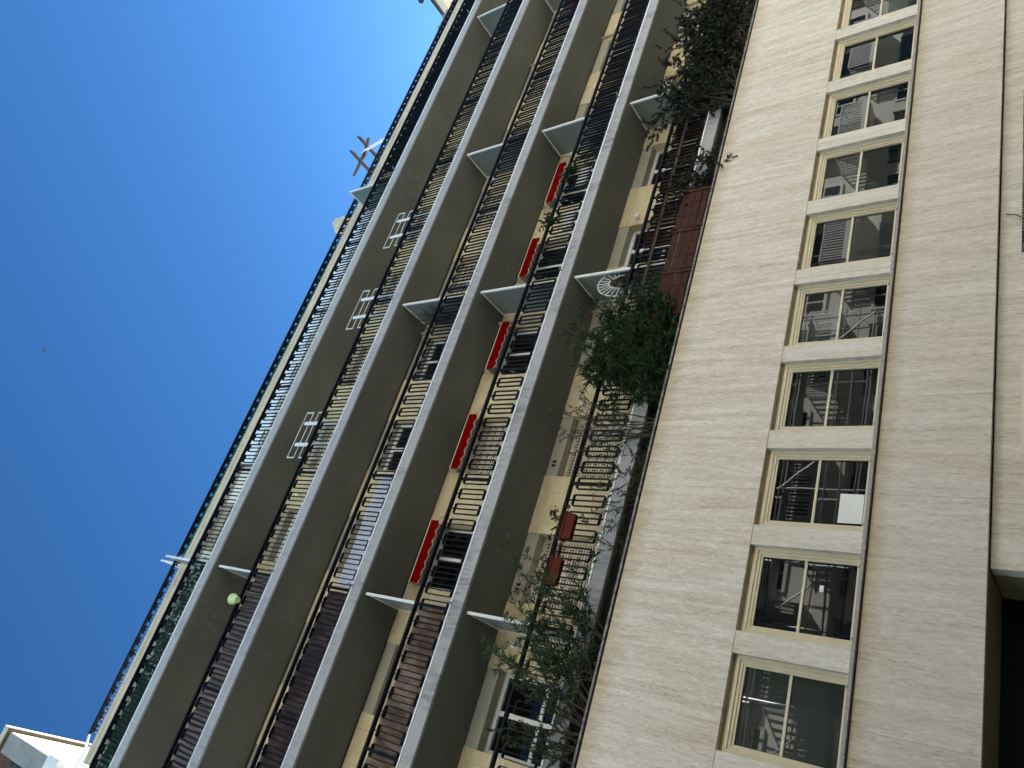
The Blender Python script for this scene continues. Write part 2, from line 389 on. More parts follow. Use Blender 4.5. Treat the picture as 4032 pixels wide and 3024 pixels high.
# ---------------------------------------------------------------- street
MB().box(-150, 190, -160, 190, GZ - 0.5, GZ).build('ground', M['paving'])['kind'] = 'structure'
MB().quad((-150, 1.2, GZ + .004), (190, 1.2, GZ + .004), (190, 9.2, GZ + .004), (-150, 9.2, GZ + .004)).build('road', M['asphalt'])['kind'] = 'structure'
k_ = MB(); k_.box(-150, 190, 9.2, 9.35, GZ, GZ + .13); k_.box(-150, 190, 9.35, T + .5, GZ, GZ + .12)
k_.box(-150, 190, 1.05, 1.2, GZ, GZ + .13); k_.box(-150, 190, -4.0, 1.05, GZ, GZ + .12)
k_.build('pavement', M['paving'])['kind'] = 'structure'

# ---------------------------------------------------------------- the apartment building
B = thing('apartment_building', (15, W, GZ), 'long apartment building with travertine lower floors and five rows of black railed balconies', 'building')
# travertine parapet band (upper panel) and cap
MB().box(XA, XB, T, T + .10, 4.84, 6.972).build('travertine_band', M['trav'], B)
c = MB(); c.box(XA, XB, T - .004, T + .13, 7.016, 7.055)
c.build('parapet_cap', M['capstone'], B)
MB().box(XA, XB, T + .012, T + .12, 6.974, 7.014).build('parapet_joint', M['void'], B)
# planter trough behind the parapet
t_ = MB(); t_.box(XA, XB, T + .10, D + .14, 6.45, 6.55); t_.box(XA, XB, D + .14, D + .22, 6.45, 7.62)
t_.build('planter_trough', M['rubber'], B)
MB().box(XA, XB, T + .102, D + .138, 6.552, 6.86).build('planter_soil', M['soil'], B)
# lower panel and sill
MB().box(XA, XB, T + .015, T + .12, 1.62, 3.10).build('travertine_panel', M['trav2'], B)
MB().box(XA, XB, T - .045, T + .25, 3.125, 3.175).build('window_sill', M['sill'], B)
MB().box(XA, XB, T + .05, T + .25, 3.09, 3.125).build('sill_joint', M['void'], B)
# backing wall, floor edges
MB().box(XA, XB, T + .55, T + .8, 1.72, 7.0).build('backing_wall', M['void'], B)
# window row: piers, head board and windows
PX0, PP, PW = 2.535, 1.702, 0.165
piers = []
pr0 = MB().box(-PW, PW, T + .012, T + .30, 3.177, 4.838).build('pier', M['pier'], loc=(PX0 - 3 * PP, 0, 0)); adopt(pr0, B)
for i in range(1, 22):
    part_copy(pr0, B, i * PP)
MB().box(XA, XB, T + .03, T + .55, 4.842, 4.90).build('window_head_board', M['ochre'], B)

def make_window():
    h = PP / 2 - PW - .003     # half width
    y = T + .10
    f = MB()
    z0, z1 = 3.178, 4.838
    # outer frame (head, foot, jambs) with stepped mouldings
    for (a, b, dd) in ((0.0, .055, .00), (.055, .10, .025), (.10, .135, .045)):
        yy = y + dd
        f.box(-h + a, h - a, yy, yy + .07, z1 - .05 - b, z1 - .05 - a)      # head
        f.box(-h + a, h - a, yy, yy + .07, z0 + a * .55, z0 + b * .55)      # foot
        f.box(-h + a, -h + b, yy, yy + .07, z0 + b * .55, z1 - .05 - b)
        f.box(h - b, h - a, yy, yy + .07, z0 + b * .55, z1 - .05 - b)
    f.box(-h, h, y - .03, y + .002, z0, z0 + .022)
    f.box(-h + .135, h - .135, y + .06, y + .10, 3.968, 4.008)             # transom
    o = f.build('window', M['cream'])
    p = MB().box(-h + .13, h - .13, y + .085, y + .09, z0 + .07, 3.970).build('pane', M['glass'])
    q = MB().box(-h + .13, h - .13, y + .085, y + .09, 4.006, z1 - .18).build('pane', M['glass'])
    g = MB(); g.box(-h + .128, h - .128, y + .083, y + .0845, z1 - .196, z1 - .18)
    g.box(-h + .128, -h + .138, y + .083, y + .0845, z0 + .07, z1 - .196); g = g.build('gasket', M['void'])
    s = MB().box(-h, h, y + .005, y + .16, z1 - .05, z1 + .002).build('shutter_box', M['ochre'])
    s2 = MB(); s2.box(-h + .14, -h + .18, y + .018, y + .027, z0 + .034, z0 + .052); s2.box(h - .18, h - .14, y + .018, y + .027, z0 + .034, z0 + .052)
    s2 = s2.build('drain_slot', M['void'])
    for ch in (p, q, g, s, s2): ch.parent = o
    return o
w0 = make_window(); w0.location = (PX0 - 2.5 * PP, 0, 0); adopt(w0, B)
for i in range(1, 21): part_copy(w0, B, i * PP)
wins = [o for o in B.children if o.name.startswith('window') and abs(o.location.x - (PX0 + .5 * PP)) < .01 and o.children]

for o_ in list(B.children):
    if o_.name.startswith('window') and not o_.name.startswith('window_') and o_.children:
        k_i = round((o_.location.x - (PX0 - 2.5 * PP)) / PP)
        for j_, ch in enumerate([c_ for c_ in o_.children if c_.name.startswith('pane')]):
            if (k_i, j_) in ((2, 0), (2, 1), (11, 0), (8, 1), (7, 0), (6, 1)):
                ch.material_slots[0].link = 'OBJECT'; ch.material_slots[0].material = M['glass2']
# ground floor, set back under the panel, with the dark opening at the near end
g = MB(); gy = T + .15
g.box(4.07, XB, gy, gy + .25, GZ, 1.60)
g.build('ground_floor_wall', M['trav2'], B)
g = MB(); g.box(4.08, 4.3, gy + .25, gy + 1.35, GZ, 1.60); g.box(XA, 4.3, T + .13, gy + 1.35, 1.625, 1.70)
g.build('garage_reveal', M['ochre'], B)
MB().box(XA, 4.30, gy + 1.25, gy + 1.3, GZ, 1.62).build('garage_door', M['void'], B)
MB().box(9.36, 13.06, gy - .012, gy + .012, GZ + .8, 1.30).build('ground_window', M['glass'], B)
fq = MB(); fq.box(5.75, 7.4, gy - .02, gy + .01, 1.24, 1.275); fq.box(5.75, 5.79, gy - .02, gy + .01, GZ + .8, 1.24); fq.box(7.36, 7.4, gy - .02, gy + .01, GZ + .8, 1.24)
fq = fq.build('ground_window', M['cream'], B); MB().box(5.79, 7.36, gy - .008, gy + .008, GZ + .8, 1.24).build('pane', M['glass'], fq)
hk = MB(); hk.tube([(10.2, gy - .01, 1.52), (10.14, gy - .05, 1.47), (10.12, gy - .04, 1.37), (10.04, gy - .05, 1.30)], .009, 5)
hk.build('wall_hook', M['rubber'], B)

# balconies
PIL = [(-1.4, 0.02), (1.58, 2.99), (4.56, 5.95), (7.52, 8.90), (10.44, 12.0), (13.4, 14.8), (16.4, 17.85), (19.35, 20.85), (22.45, 23.9), (25.4, 26.9), (28.4, 29.9), (31.4, 34.5)]
BAYS = [(PIL[i][1], PIL[i + 1][0]) for i in range(len(PIL) - 1)] + [(-3.0, -1.4)]
DIV = [2.36, 10.87, 17.02, 25.66]

def railing(mb, hr, zs, y, xa, xb, ph=0.0):
    n0 = math.ceil((xa - 5.28) / .3665); n1 = math.floor((xb - 5.28) / .3665)
    for k in range(n0, n1 + 1):
        x = 5.28 + k * .3665 + ph
        if k % 8 == 0: mb.box(x - .032, x + .032, y + .002, y + .058, zs, zs + 1.10)
        else: mb.box(x - .0105, x + .0105, y - .004, y + .040, zs - .02, zs + 1.10)
        a, b = x - .118, x + .118; z0, z1 = zs + .235, zs + .965; cx = .020
        for sgn in (-1, 1):
            xx = x + sgn * .118
            mb.box(xx - .010, xx + .010, y, y + .05, z0 + cx, z1 - cx)
        mb.box(a + cx, b - cx, y, y + .055, z0 - .017, z0 + .017); mb.box(a + cx, b - cx, y, y + .055, z1 - .017, z1 + .017)
        for (xx, zz, sx, sz) in ((a, z0, 1, 1), (b, z0, -1, 1), (a, z1, 1, -1), (b, z1, -1, -1)):
            mb.prism([(xx - .010 * sx, y, zz + cx * sz), (xx + .010 * sx, y, zz + cx * sz), (xx + cx * sx, y, zz + .017 * sz), (xx + cx * sx, y, zz - .017 * sz)], (0, .055, 0))
    hr.box(xa, xb, y - .02, y + .065, zs + 1.09, zs + 1.145)

def bay_window(name_parent, x0, x1, z0, z1, y, kind):
    xm = (x0 + x1) / 2
    if kind == 'shut':
        s = MB(); n = int((z1 - z0) / .075)
        s.box(x0, x0 + .07, y, y + .06, z0, z1); s.box(x1 - .07, x1, y, y + .06, z0, z1); s.box(x0 + .07, x1 - .07, y, y + .06, z1 - .08, z1)
        s.box(xm - .03, xm + .03, y, y + .06, z0, z1 - .08)
        o = s.build('shutter', M['shutter'], name_parent)
        l = MB()
        for a, b in ((x0 + .07, xm - .03), (xm + .03, x1 - .07)):
            for k in range(n):
                zz = z0 + k * (z1 - .08 - z0) / n
                l.prism([(a, y + .012, zz + .008), (a, y + .03, zz + .004), (a, y + .055, zz + .066), (a, y + .037, zz + .070)], (b - a, 0, 0))
        sl_ = l
        for a, b in ((x0 + .07, xm - .03), (xm + .03, x1 - .07)):
            m0 = (b - a) / 9
            for k in range(1, n, 3):
                zz = z0 + (k + .5) * (z1 - .08 - z0) / n
                for q in range(1, 9, 1):
                    sl_.box(a + q * m0 - .008, a + q * m0 + .008, y + .002, y + .012, zz, zz + .085, mi=1)
        l.build('louvres', [M['shutter'], M['void']], o)
        return o
    mt = M['white'] if kind != 'dark' else M['cream']
    f = MB(); fw = .075
    f.box(x0, x1, y, y + .08, z1 - fw, z1); f.box(x0, x0 + fw, y, y + .08, z0, z1 - fw); f.box(x1 - fw, x1, y, y + .08, z0, z1 - fw)
    f.box(x0, x1, y - .02, y + .085, z1 - fw - .05, z1 - fw - .02)
    f.box(xm - .05, xm + .05, y + .005, y + .075, z0, z1 - fw - .05); f.box(x0 + fw, x1 - fw, y + .012, y + .07, z0 + 1.35, z0 + 1.43)
    o = f.build('balcony_window', mt, name_parent)
    MB().box(x0 + fw, x1 - fw, y + .045, y + .05, z0, z1 - fw).build('pane', M['glass'], o)
    return o

KIND = {0: 'WSSSWWWSWSWS', 1: 'SWSWWWWSWWSS', 2: 'SSWWSSWSSWSS', 3: 'SWSSWWSSWSSW', 4: 'WWWWWWWWWWWW'}
for lv in range(5):
    zb = ZB[lv]; zt = zb + TH; top = (ZB[lv + 1] if lv < 4 else ROOF)
    sb = MB()
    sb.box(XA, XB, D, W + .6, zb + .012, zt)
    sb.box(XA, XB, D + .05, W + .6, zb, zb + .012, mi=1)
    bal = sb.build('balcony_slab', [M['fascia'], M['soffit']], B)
    rl = MB(); hr = MB(); railing(rl, hr, zt, RR, XA, XB)
    rl.build('railing', M['black'], bal); hr.build('handrail', M['black'], bal)
    MB().box(XA, XB, D - .02, D + .05, zt + .002, zt + .034).build('drip_edge', M['alu'], bal)
    # partition screens
    for di, dx in enumerate({0: [2.36, 10.87, 17.02], 1: [2.36, 10.87, 17.02], 2: [10.87, 17.02, 25.66], 3: [2.36, 25.66], 4: [2.36, 17.02]}[lv]):
        pt = top if lv < 4 else 23.10
        pf = MB(); y0, y1 = 12.07, W - .02
        pf.box(dx - .03, dx + .03, y0, y0 + .05, zt + .1, pt - .01); pf.box(dx - .02, dx + .02, y1 - .05, y1, zt + .1, pt - .01)
        pf.box(dx - .02, dx + .02, y0 + .05, y1 - .05, pt - .06, pt - .01); pf.box(dx - .02, dx + .02, y0 + .05, y1 - .05, zt + .1, zt + .15)
        pf.build('partition_frame', M['white'], bal)
        MB().box(dx - .006, dx + .006, y0 + .05, y1 - .05, zt + .15, pt - .06).build('partition_panel', M['screen'], bal)
    # scupper pipes at the partitions
    for dx in (2.45, 11.0, 17.2, 25.8):
        q = MB(); q.tube([(dx, D + .02, zt + .015), (dx - .02, D - .20, zt - .03)], .020, 8); q.build('scupper_pipe', M['grey_metal'], bal)
    # wall: pillars, lintels, windows
    for (a, b) in PIL:
        MB().box(a, b, W, W + .35, zt, top).build('stone_pillar', M['stone'] if lv < 4 else M['attic'], B)
    for (a, b) in BAYS: MB().box(a + .001, b - .001, W + .02, W + .25, top - .32, top - .001).build('lintel', M['lintel'], B)
    for k, (a, b) in enumerate(BAYS):
        kd = KIND[lv][k % 12]
        bay_window(B, a + .002, b - .002, zt, top - .30, W + .27, 'shut' if kd == 'S' else 'win')
    MB().box(XA, XB, W + .42, W + .55, zt, top).build('inner_wall', M['void'], B)

# roof slab, gutter and roof railing
MB().box(XA, XB, 12.98, 26, ROOF, 23.42).build('roof_slab', M['fascia'], B)
prof = [(12.98, 23.18), (12.93, 23.19), (12.91, 23.23), (12.915, 23.33), (12.90, 23.345), (12.86, 23.36), (12.845, 23.40), (12.85, 23.46), (12.875, 23.50), (12.89, 23.56), (12.93, 23.58), (12.98, 23.58)]
MB().extrude_x(prof, XA, XB).build('gutter', M['gutter'], B)
gj = MB()
for xx in (-2.2, 1.9, 6.0, 10.1, 14.2, 18.3, 22.4, 26.5, 30.6):
    gj.extrude_x([(y - .006, z) for y, z in prof[:-1]] + [(12.98, 23.58)], xx, xx + .04)
gj.build('gutter_joint', M['gutter'], B)
MB().box(XA, XB, 12.985, 13.4, 23.42, 23.55).build('roof_kerb', M['lintel'], B)
rl = MB(); hr = MB(); railing(rl, hr, 23.42, 13.2, XA + .6, XB, .1)
rr_ = rl.build('roof_railing', M['black'], B); hr.build('roof_handrail', M['black'], rr_)
MB().box(XA, XB, 25.5, 26, GZ, ROOF).build('rear_wall', M['plaster'], B)
MB().box(XA, XA + .25, T + .2, 25.5, GZ, 6.4).build('end_wall', M['plaster'], B)
MB().box(XA, XA + .25, W + .56, 25.5, 6.4, ROOF).build('end_wall', M['plaster'], B)
MB().box(XB - .25, XB, T + .2, 25.5, GZ, 6.4).build('end_wall', M['plaster'], B)
MB().box(XB - .25, XB, W + .56, 25.5, 6.4, ROOF).build('end_wall', M['plaster'], B)

# ---------------------------------------------------------------- the building across the street (seen in the window reflections)
OY = -4.0
O = thing('opposite_building', (14, OY, GZ), 'cream apartment house across the street with white balcony railings and dark louvred shutters', 'building')
MB().box(-30, 62, OY - 9, OY, GZ, 19.5).build('wall', M['plaster'], O)
MB().box(-30.2, 62.2, OY - 9.2, OY + .5, 19.5, 19.8).build('roof_cornice', M['white'], O)
ob = {}
for li in range(5):
    zf = 2.6 + li * 3.3
    for k in range(13):
        x = -20 + k * 6.0
        bs = MB().box(x, x + 3.4, OY, OY + 1.15, zf - .22, zf)
        if not ob:
            a = bs.build('balcony', M['white'], O)
            r_ = MB()
            for q in range(24): r_.box(x + .04 + q * .144, x + .09 + q * .144, OY + 1.08, OY + 1.12, zf, zf + .92)
            r_.box(x, x + 3.4, OY + 1.06, OY + 1.14, zf + .92, zf + .97)
            for sx in (x, x + 3.36):
                for q in range(7): r_.box(sx, sx + .04, OY + .05 + q * .144, OY + .09 + q * .144, zf, zf + .92)
                r_.box(sx, sx + .04, OY, OY + 1.06, zf + .92, zf + .97)
            r_ = r_.build('railing', M['white'], a)
            d_ = MB(); d_.box(x + .9, x + 2.5, OY + .004, OY + .03, zf, zf + 2.3); d_ = d_.build('door', M['glass'], a)
            sh = MB()
            for sx in (x + .1, x + 2.54):
                sh.box(sx, sx + .05, OY + .004, OY + .07, zf, zf + 2.3); sh.box(sx + .7, sx + .75, OY + .004, OY + .07, zf, zf + 2.3)
                for q in range(26): sh.prism([(sx + .05, OY + .01, zf + .02 + q * .088), (sx + .05, OY + .06, zf + .0 + q * .088), (sx + .05, OY + .06, zf + .02 + q * .088), (sx + .05, OY + .01, zf + .05 + q * .088)], (.65, 0, 0))
            sh.build('shutter', M['shutdark'], a)
            wn = MB()
            for (u0, u1) in ((4.1, 5.3),):
                wn.box(x + u0, x + u1, OY + .004, OY + .03, zf + .9, zf + 2.2)
            wn = wn.build('window', M['glass'], O)
            fr_ = MB(); fr_.box(x + 4.0, x + 5.4, OY, OY + .10, zf + .78, zf + .9); fr_.box(x + 4.0, x + 4.1, OY, OY + .05, zf + .9, zf + 2.3); fr_.box(x + 5.3, x + 5.4, OY, OY + .05, zf + .9, zf + 2.3)
            fr_.box(x + 4.1, x + 5.3, OY, OY + .05, zf + 2.2, zf + 2.3); fr_.box(x + 4.67, x + 4.73, OY + .031, OY + .05, zf + .9, zf + 2.2); fr_.box(x + 4.1, x + 4.67, OY + .031, OY + .05, zf + 1.6, zf + 1.65); fr_.box(x + 4.73, x + 5.3, OY + .031, OY + .05, zf + 1.6, zf + 1.65)
            fr_.build('window_frame', M['white'], wn)
            ob = {'b': a, 'w': wn}
        else:
            part_copy(ob['b'], O, k * 6.0, li * 3.3); part_copy(ob['w'], O, k * 6.0, li * 3.3)
for x in (5.2, 23.2, 41.2): 
    q = MB(); q.tube([(x, OY + .09, GZ), (x, OY + .09, 19.4)], .06, 8); q.build('drain_pipe', M['grey_metal'], O)
SC = thing('scaffolding', (10, -2.6, GZ), 'galvanised tube scaffolding standing against the building across the street', 'scaffolding')
for i in range(8):
    x = 1.5 + i * 2.4
    for y in (-2.75, -1.9):
        q = MB(); q.tube([(x, y, GZ), (x, y, 14.2)], .03, 8); q.build('upright', M['tube'], SC)
for z in (2.4, 4.9, 7.4, 9.9, 12.4):
    for dz in (0, .5, 1.0):
        q = MB(); q.tube([(1.2, -1.87, z + dz), (18.6, -1.87, z + dz)], .027, 8); q.build('ledger', M['tube'], SC)
    MB().box(1.3, 18.5, -2.7, -2.0, z - .09, z - .04).build('deck', M['grey_metal'], SC)
for i in range(7):
    x = 1.5 + i * 2.4
    if i % 2 == 0:
        q = MB(); q.tube([(x, -1.83, 4.9), (x + 2.4, -1.83, 7.4)], .025, 8); q.tube([(x + 2.4, -1.83, 7.4), (x, -1.83, 9.9)], .025, 8); q.build('brace', M['tube'], SC)
# ---------------------------------------------------------------- the tower beside the near end of the roof
TW = thing('stair_tower', (-4.4, 13.9, GZ), 'tall cream stair tower with a thin flat roof, left of the roof terrace', 'tower')
ty, tx = 13.9, -4.10
MB().box(tx - .66, tx, ty, ty + 7.0, 27.1, 30.76).build('tower_wall', [M['tower']], TW)
MB().box(tx - .665, tx - .02, ty - .02, ty - .001, 27.1, 30.76).build('front_shade_panel', M['concrete'], TW)  # face away from the sun: its shade is put into the concrete grey
rs = MB(); rs.box(tx - 1.6, tx + .13, ty - .16, ty + 7.3, 30.80, 31.10)
rs.build('tower_roof', M['tower'], TW)
MB().box(tx - 1.58, tx + .11, ty - .14, ty + 7.28, 30.765, 30.798).build('roof_underside', M['pergola'], TW)
MB().box(tx - 1.9, tx - .04, ty + .1, ty + 6.9, GZ, 27.08).build('tower_base', M['tower'], TW)
bx = MB(); bx.box(tx - .5, tx + .15, ty - .3, ty - .03, 26.2, 27.0); bx.box(tx - .45, tx + .1, ty - .33, ty - .301, 26.28, 26.92); bx.build('meter_box', M['white'], TW)
for z in (29.75, 29.25):
    q = MB(); q.lathe((tx - .80, ty + .05, z), [(.0, -.10), (.10, -.08), (.14, .02), (.09, .14), (.0, .16)], 12); q.box(tx - .70, tx - .655, ty + .03, ty + .07, z, z + .05)
    q.build('wall_lamp', M['shutdark'], TW)
# white louvred guard at the end of the gutter
lg = thing('terrace_guard', (-3.7, 13.2, 23.2), 'white louvred metal guard where the roof railing ends', 'guard')
q = MB()
for k in range(12): q.box(-4.05 + k * .085, -4.02 + k * .085, 13.1, 13.15, 23.3, 24.2)
q.build('slats', M['white'], lg)
q = MB(); q.tube([(-2.9, 13.2, 24.5), (-3.3, 13.15, 24.25), (-4.1, 13.12, 24.22)], .035, 8); q.box(-4.1, -3.0, 13.09, 13.16, 23.25, 23.3); q.build('guard_rail', M['white'], lg)

# ---------------------------------------------------------------- red awnings over the first-floor windows
AW = [('red awning over the big dark window with the white mullion, nearest the camera', 2), ('red awning rolled above the closed cream shutters, between the nearest awning and the third', 3), ('third red awning from the near end, above closed cream shutters beside the white partition', 4),
      ('red awning above an open dark window just beyond the middle white partition', 5), ('farthest and smallest red awning, above the railing with potted ivy', 6)]
def scallop(x0, x1, y, z0, z1, th, n):
    pts = []; N = n * 8
    for k in range(N + 1):
        x = x0 + (x1 - x0) * k / N
        pts.append((x, y, z1 + .028 * math.cos(2 * math.pi * n * k / N)))
    mb = MB(); mb.v = []; top = [(p[0], y, z0) for p in pts]
    for k in range(N):
        a, b = pts[k], pts[k + 1]
        ya = y + .012 * math.sin(k * .9); yb = y + .012 * math.sin((k + 1) * .9)
        mb.quad((a[0], y, z0), (b[0], y, z0), (b[0], yb, b[2]), (a[0], ya, a[2]))
        mb.quad((b[0], y + th, z0), (a[0], y + th, z0), (a[0], ya + th, a[2]), (b[0], yb + th, b[2]))
        mb.quad((a[0], ya, a[2]), (b[0], yb, b[2]), (b[0], yb + th, b[2]), (a[0], ya + th, a[2]))
    return mb
def awning(x0, x1, label):
    zt = ZB[2] - .38
    a = thing('awning', ((x0 + x1) / 2, W, zt), label, 'awning', 'red awnings over the first-floor balcony windows')
    cs = MB(); cs.extrude_x([(W - .01, zt + .02), (W - .01, zt + .12), (W - .20, zt + .13), (W - .272, zt + .09), (W - .272, zt + .05), (W - .2, zt + .03)], x0, x1)
    cs.build('cassette', M['cream'], a)
    scallop(x0 + .015, x1 - .015, W - .275, zt + .06, zt - .24, .006, 6).build('valance', M['red'], a)
    tr = MB()
    N = 56
    for k in range(N):
        xa = x0 + .015 + (x1 - x0 - .03) * k / N; xb = x0 + .015 + (x1 - x0 - .03) * (k + 1) / N
        za = zt - .24 + .028 * math.cos(2 * math.pi * 6 * k / N); zb_ = zt - .24 + .028 * math.cos(2 * math.pi * 6 * (k + 1) / N)
        tr.quad((xa, W - .285, za), (xb, W - .285, zb_), (xb, W - .285, zb_ - .010), (xa, W - .285, za - .010)); 
        tr.quad((xb, W - .265, zb_), (xa, W - .265, za), (xa, W - .265, za - .010), (xb, W - .265, zb_ - .010))
    tr.build('valance_trim', M['cream'], a)
    for x in (x0 - .03, x1 + .03):
        q = MB(); q.tube([(x, W - .1, zt), (x, W - .45, zt - .42), (x, W - .05, zt - .85)], .012, 6); q.build('folding_arm', M['grey_metal'], a)
for lb, k in AW:
    awning(PIL[k - 1][1] - .02, PIL[k][0] + .0, lb)

# ---------------------------------------------------------------- privacy coverings tied behind the railings
def drape(name, x0, x1, z0, z1, y, mat, label, cat, wave=.02, freq=1.2, amp_top=.03, nx=None, group=None):
    nx = nx or int((x1 - x0) * 10); nz = 6; mb = MB(); vi = {}
    for i in range(nx + 1):
        for j in range(nz + 1):
            x = x0 + (x1 - x0) * i / nx; tz = j / nz
            zt_ = z1 + amp_top * (math.sin(x * 5.1) + .5 * math.sin(x * 13 + 1)) - (random.random() * amp_top)
            z = z0 + (zt_ - z0) * tz
            yy = y + wave * math.sin(x * freq * 6.283 + math.sin(z * 3)) + wave * .5 * math.sin(x * freq * 17 + z * 2)
            vi[i, j] = len(mb.v); mb.v.append((x, yy, z))
    off = len(mb.v)
    mb.v += [(a, b + .006, c) for a, b, c in mb.v]
    for i in range(nx):
        for j in range(nz):
            q = (vi[i, j], vi[i + 1, j], vi[i + 1, j + 1], vi[i, j + 1])
            mb.f.append(q); mb.f.append(tuple(off + t for t in q[::-1])); mb.mi += [0, 0]
    bd = [(vi[i, 0], vi[i + 1, 0]) for i in range(nx)] + [(vi[i + 1, nz], vi[i, nz]) for i in range(nx)]
    for a, b in bd: mb.f.append((b, a, off + a, off + b)); mb.mi.append(0)
    return tag(mb.build(name, mat), label, cat, group)
RY = RR + .075
z3, z2, z1_, z0_, z4 = (ZB[3] + TH, ZB[2] + TH, ZB[1] + TH, ZB[0] + TH, ZB[4] + TH)
drape('privacy_screen', -3.4, 2.30, z3 + .03, z3 + 1.06, RY, M['wood3'], 'grey brown rippled canvas screen behind the railing, below the lime flower pot', 'privacy screen', .035, 1.6)
drape('privacy_screen', -3.4, 2.28, z2 + .03, z2 + 1.05, RY, M['wood2'], 'very dark brown wood-print screen behind the railing near the left end', 'privacy screen', .012, .8)
drape('privacy_screen', -3.4, 2.30, z1_ + .03, z1_ + 1.06, RY, M['wood1'], 'faded light brown wood-print screen behind the railing nearest the camera', 'privacy screen', .012, .8)
drape('leaf_netting', -3.4, 2.30, z4 + .03, z4 + 1.0, RY, M['camo'], 'dark green leaf netting behind the top balcony railing at the near end', 'netting', .03, 2.5, .06)
drape('roof_windbreak', 2.75, 15.6, 23.5, 24.5, 13.29, M['teal'], 'long teal canvas windbreak behind the roof railing', 'windbreak', .025, .55, .01)
# dark hedge netting on the far part of the top balcony: leafy, with holes
def leafy_panel(name, x0, x1, z0, z1, y, n, mat, label, cat, size=.06):
    mb = MB()
    for _ in range(n):
        x = random.uniform(x0, x1); z = random.uniform(z0, z1 + .04); yy = y + random.uniform(-.02, .07)
        a = random.uniform(0, 6.28); s = size * random.uniform(.6, 1.5); t = random.uniform(-.5, .5)
        dx, dz = math.cos(a) * s, math.sin(a) * s
        mb.quad((x - dx, yy, z - dz), (x + dz * .5, yy + t * s, z - dx * .5), (x + dx, yy, z + dz), (x - dz * .5, yy - t * s * .5, z + dx * .5))
    return tag(mb.build(name, mat), label, cat)
leafy_panel('hedge_netting', 17.6, 25.5, z4 + .02, z4 + 1.03, RR + .09, 9000, M['leaf_dark'], 'dark ivy-like hedge netting on the top balcony beyond the roof pergola', 'netting')
sl2 = MB()
for k in range(60):
    x = 25.7 + k * .14; sl2.box(x, x + .10, RR + .08, RR + .095, z4 + .03, z4 + 1.02)
sl2.box(25.7, 34, RR + .096, RR + .12, z4 + .2, z4 + .25); sl2.box(25.7, 34, RR + .096, RR + .12, z4 + .8, z4 + .85)
tag(sl2.build('slat_screen', M['teal2']), 'dark teal slatted screen at the far end of the top balcony', 'privacy screen')

def reed(name, x0, x1, z0, z1, y, mat, label, cat, jag=.03, step=.022, kind=None):
    mb = MB(); x = x0
    while x < x1:
        h = z1 + random.uniform(-jag, jag); lean = random.uniform(-.012, .012)
        yy = y + random.uniform(-.008, .008); r = step * .46
        mb.prism([(x - r, yy, z0), (x, yy - r, z0), (x + r, yy, z0), (x, yy + r, z0)], (lean * (h - z0) * 3, 0, h - z0))
        x += step * random.uniform(.9, 1.25)
    for zz in (z0 + (z1 - z0) * .25, z0 + (z1 - z0) * .75): mb.box(x0, x1, y - .018, y - .013, zz, zz + .008)
    return tag(mb.build(name, mat), label, cat)
reed('reed_screen', 21.3, 33.9, 23.5, 24.48, 13.30, M['reed'], 'dark reed screen behind the roof railing, below the pale ragged thatch', 'reed screen')
reed('reed_screen', 17.2, 21.4, z1_ + .03, z1_ + 1.05, RY, M['reed'], 'brown reed screen behind the railing just above the tall dark shrub', 'reed screen')
reed('reed_screen', 21.42, 34, z1_ + .03, z1_ + 1.05, RY, M['reed'], 'dark brown reed screen at the far end, running out of the top of the picture', 'reed screen')
th = MB(); x = 28.45
while x < 34:
    h = 25.05 + .18 * math.sin(x * 1.7) + .10 * math.sin(x * 6) + random.uniform(-.12, .14)
    yy = 13.62 + random.uniform(-.05, .05); l = random.uniform(-.10, .10)
    th.prism([(x - .02, yy, 23.8), (x, yy - .02, 23.8), (x + .02, yy, 23.8), (x, yy + .02, 23.8)], (l, 0, h - 23.8 + .25)); x += .026
tag(th.build('thatch_screen', M['thatch']), 'pale grey ragged thatch standing above the roof railing at the far end', 'thatch')

# sheets and clothes behind the second balcony row
def sheetbox(name, x0, x1, z0, z1, y, mat, label, cat, **k): return drape(name, x0, x1, z0, z1, y, mat, label, cat, **k)
drape('wind_sheet', 2.45, 5.35, z2 + .03, z2 + .92, RY + .1, M['sheet'], 'low pale blue and white sheet lining the railing beyond the dark wood-print screen', 'sheet', .02, .6, .0)
br = MB()
for k in range(14): br.box(3.0 + k * .05, 3.035 + k * .05, RY + .30, RY + .33, z2 + .35, z2 + 1.12)
tag(br.build('folded_slat_blind', M['brown']), 'small brown folded slat blind standing behind the pale sheet', 'blind')
drape('red_cloth', 22.6, 30, z2 + .05, z2 + .55, RY, M['red'], 'deep red cloth along the foot of the railing at the far top edge', 'cloth', .02, .6, .02)

# ---------------------------------------------------------------- trellis racks on the third row
def rack(x0, label):
    r = thing('trellis_rack', (x0 + .75, RR + .16, z3), label, 'rack', 'white tube racks behind the third-row railing')
    y = RR + .17
    for (xa, xb) in ((x0 + .36, x0 + .47), (x0 + 1.06, x0 + 1.17)):
        q = MB(); q.prism([(xa, y - .03, z3 + .02), (xb, y - .03, z3 + .02), (xb, y - .03, z3 + 1.98), (xb - .03, y - .03, z3 + 2.02), (xa + .03, y - .03, z3 + 2.02), (xa, y - .03, z3 + 1.98)], (0, .02, 0)); q.build('upright', M['white'], r)
    for k in range(4):
        za = z3 + .15 + k * .56
        zb_ = za + .31
        q = MB(); rr = .011
        q.tube([(x0, y, za), (x0 + 1.49, y, za)], rr, 6); q.tube([(x0, y, zb_), (x0 + 1.49, y, zb_)], rr, 6)
        q.tube([(x0, y, za), (x0, y, zb_)], rr * 1.7, 6); q.tube([(x0 + 1.49, y, za), (x0 + 1.49, y, zb_)], rr * 1.7, 6)
        q.build('tube_loop', M['white'], r)
    return r
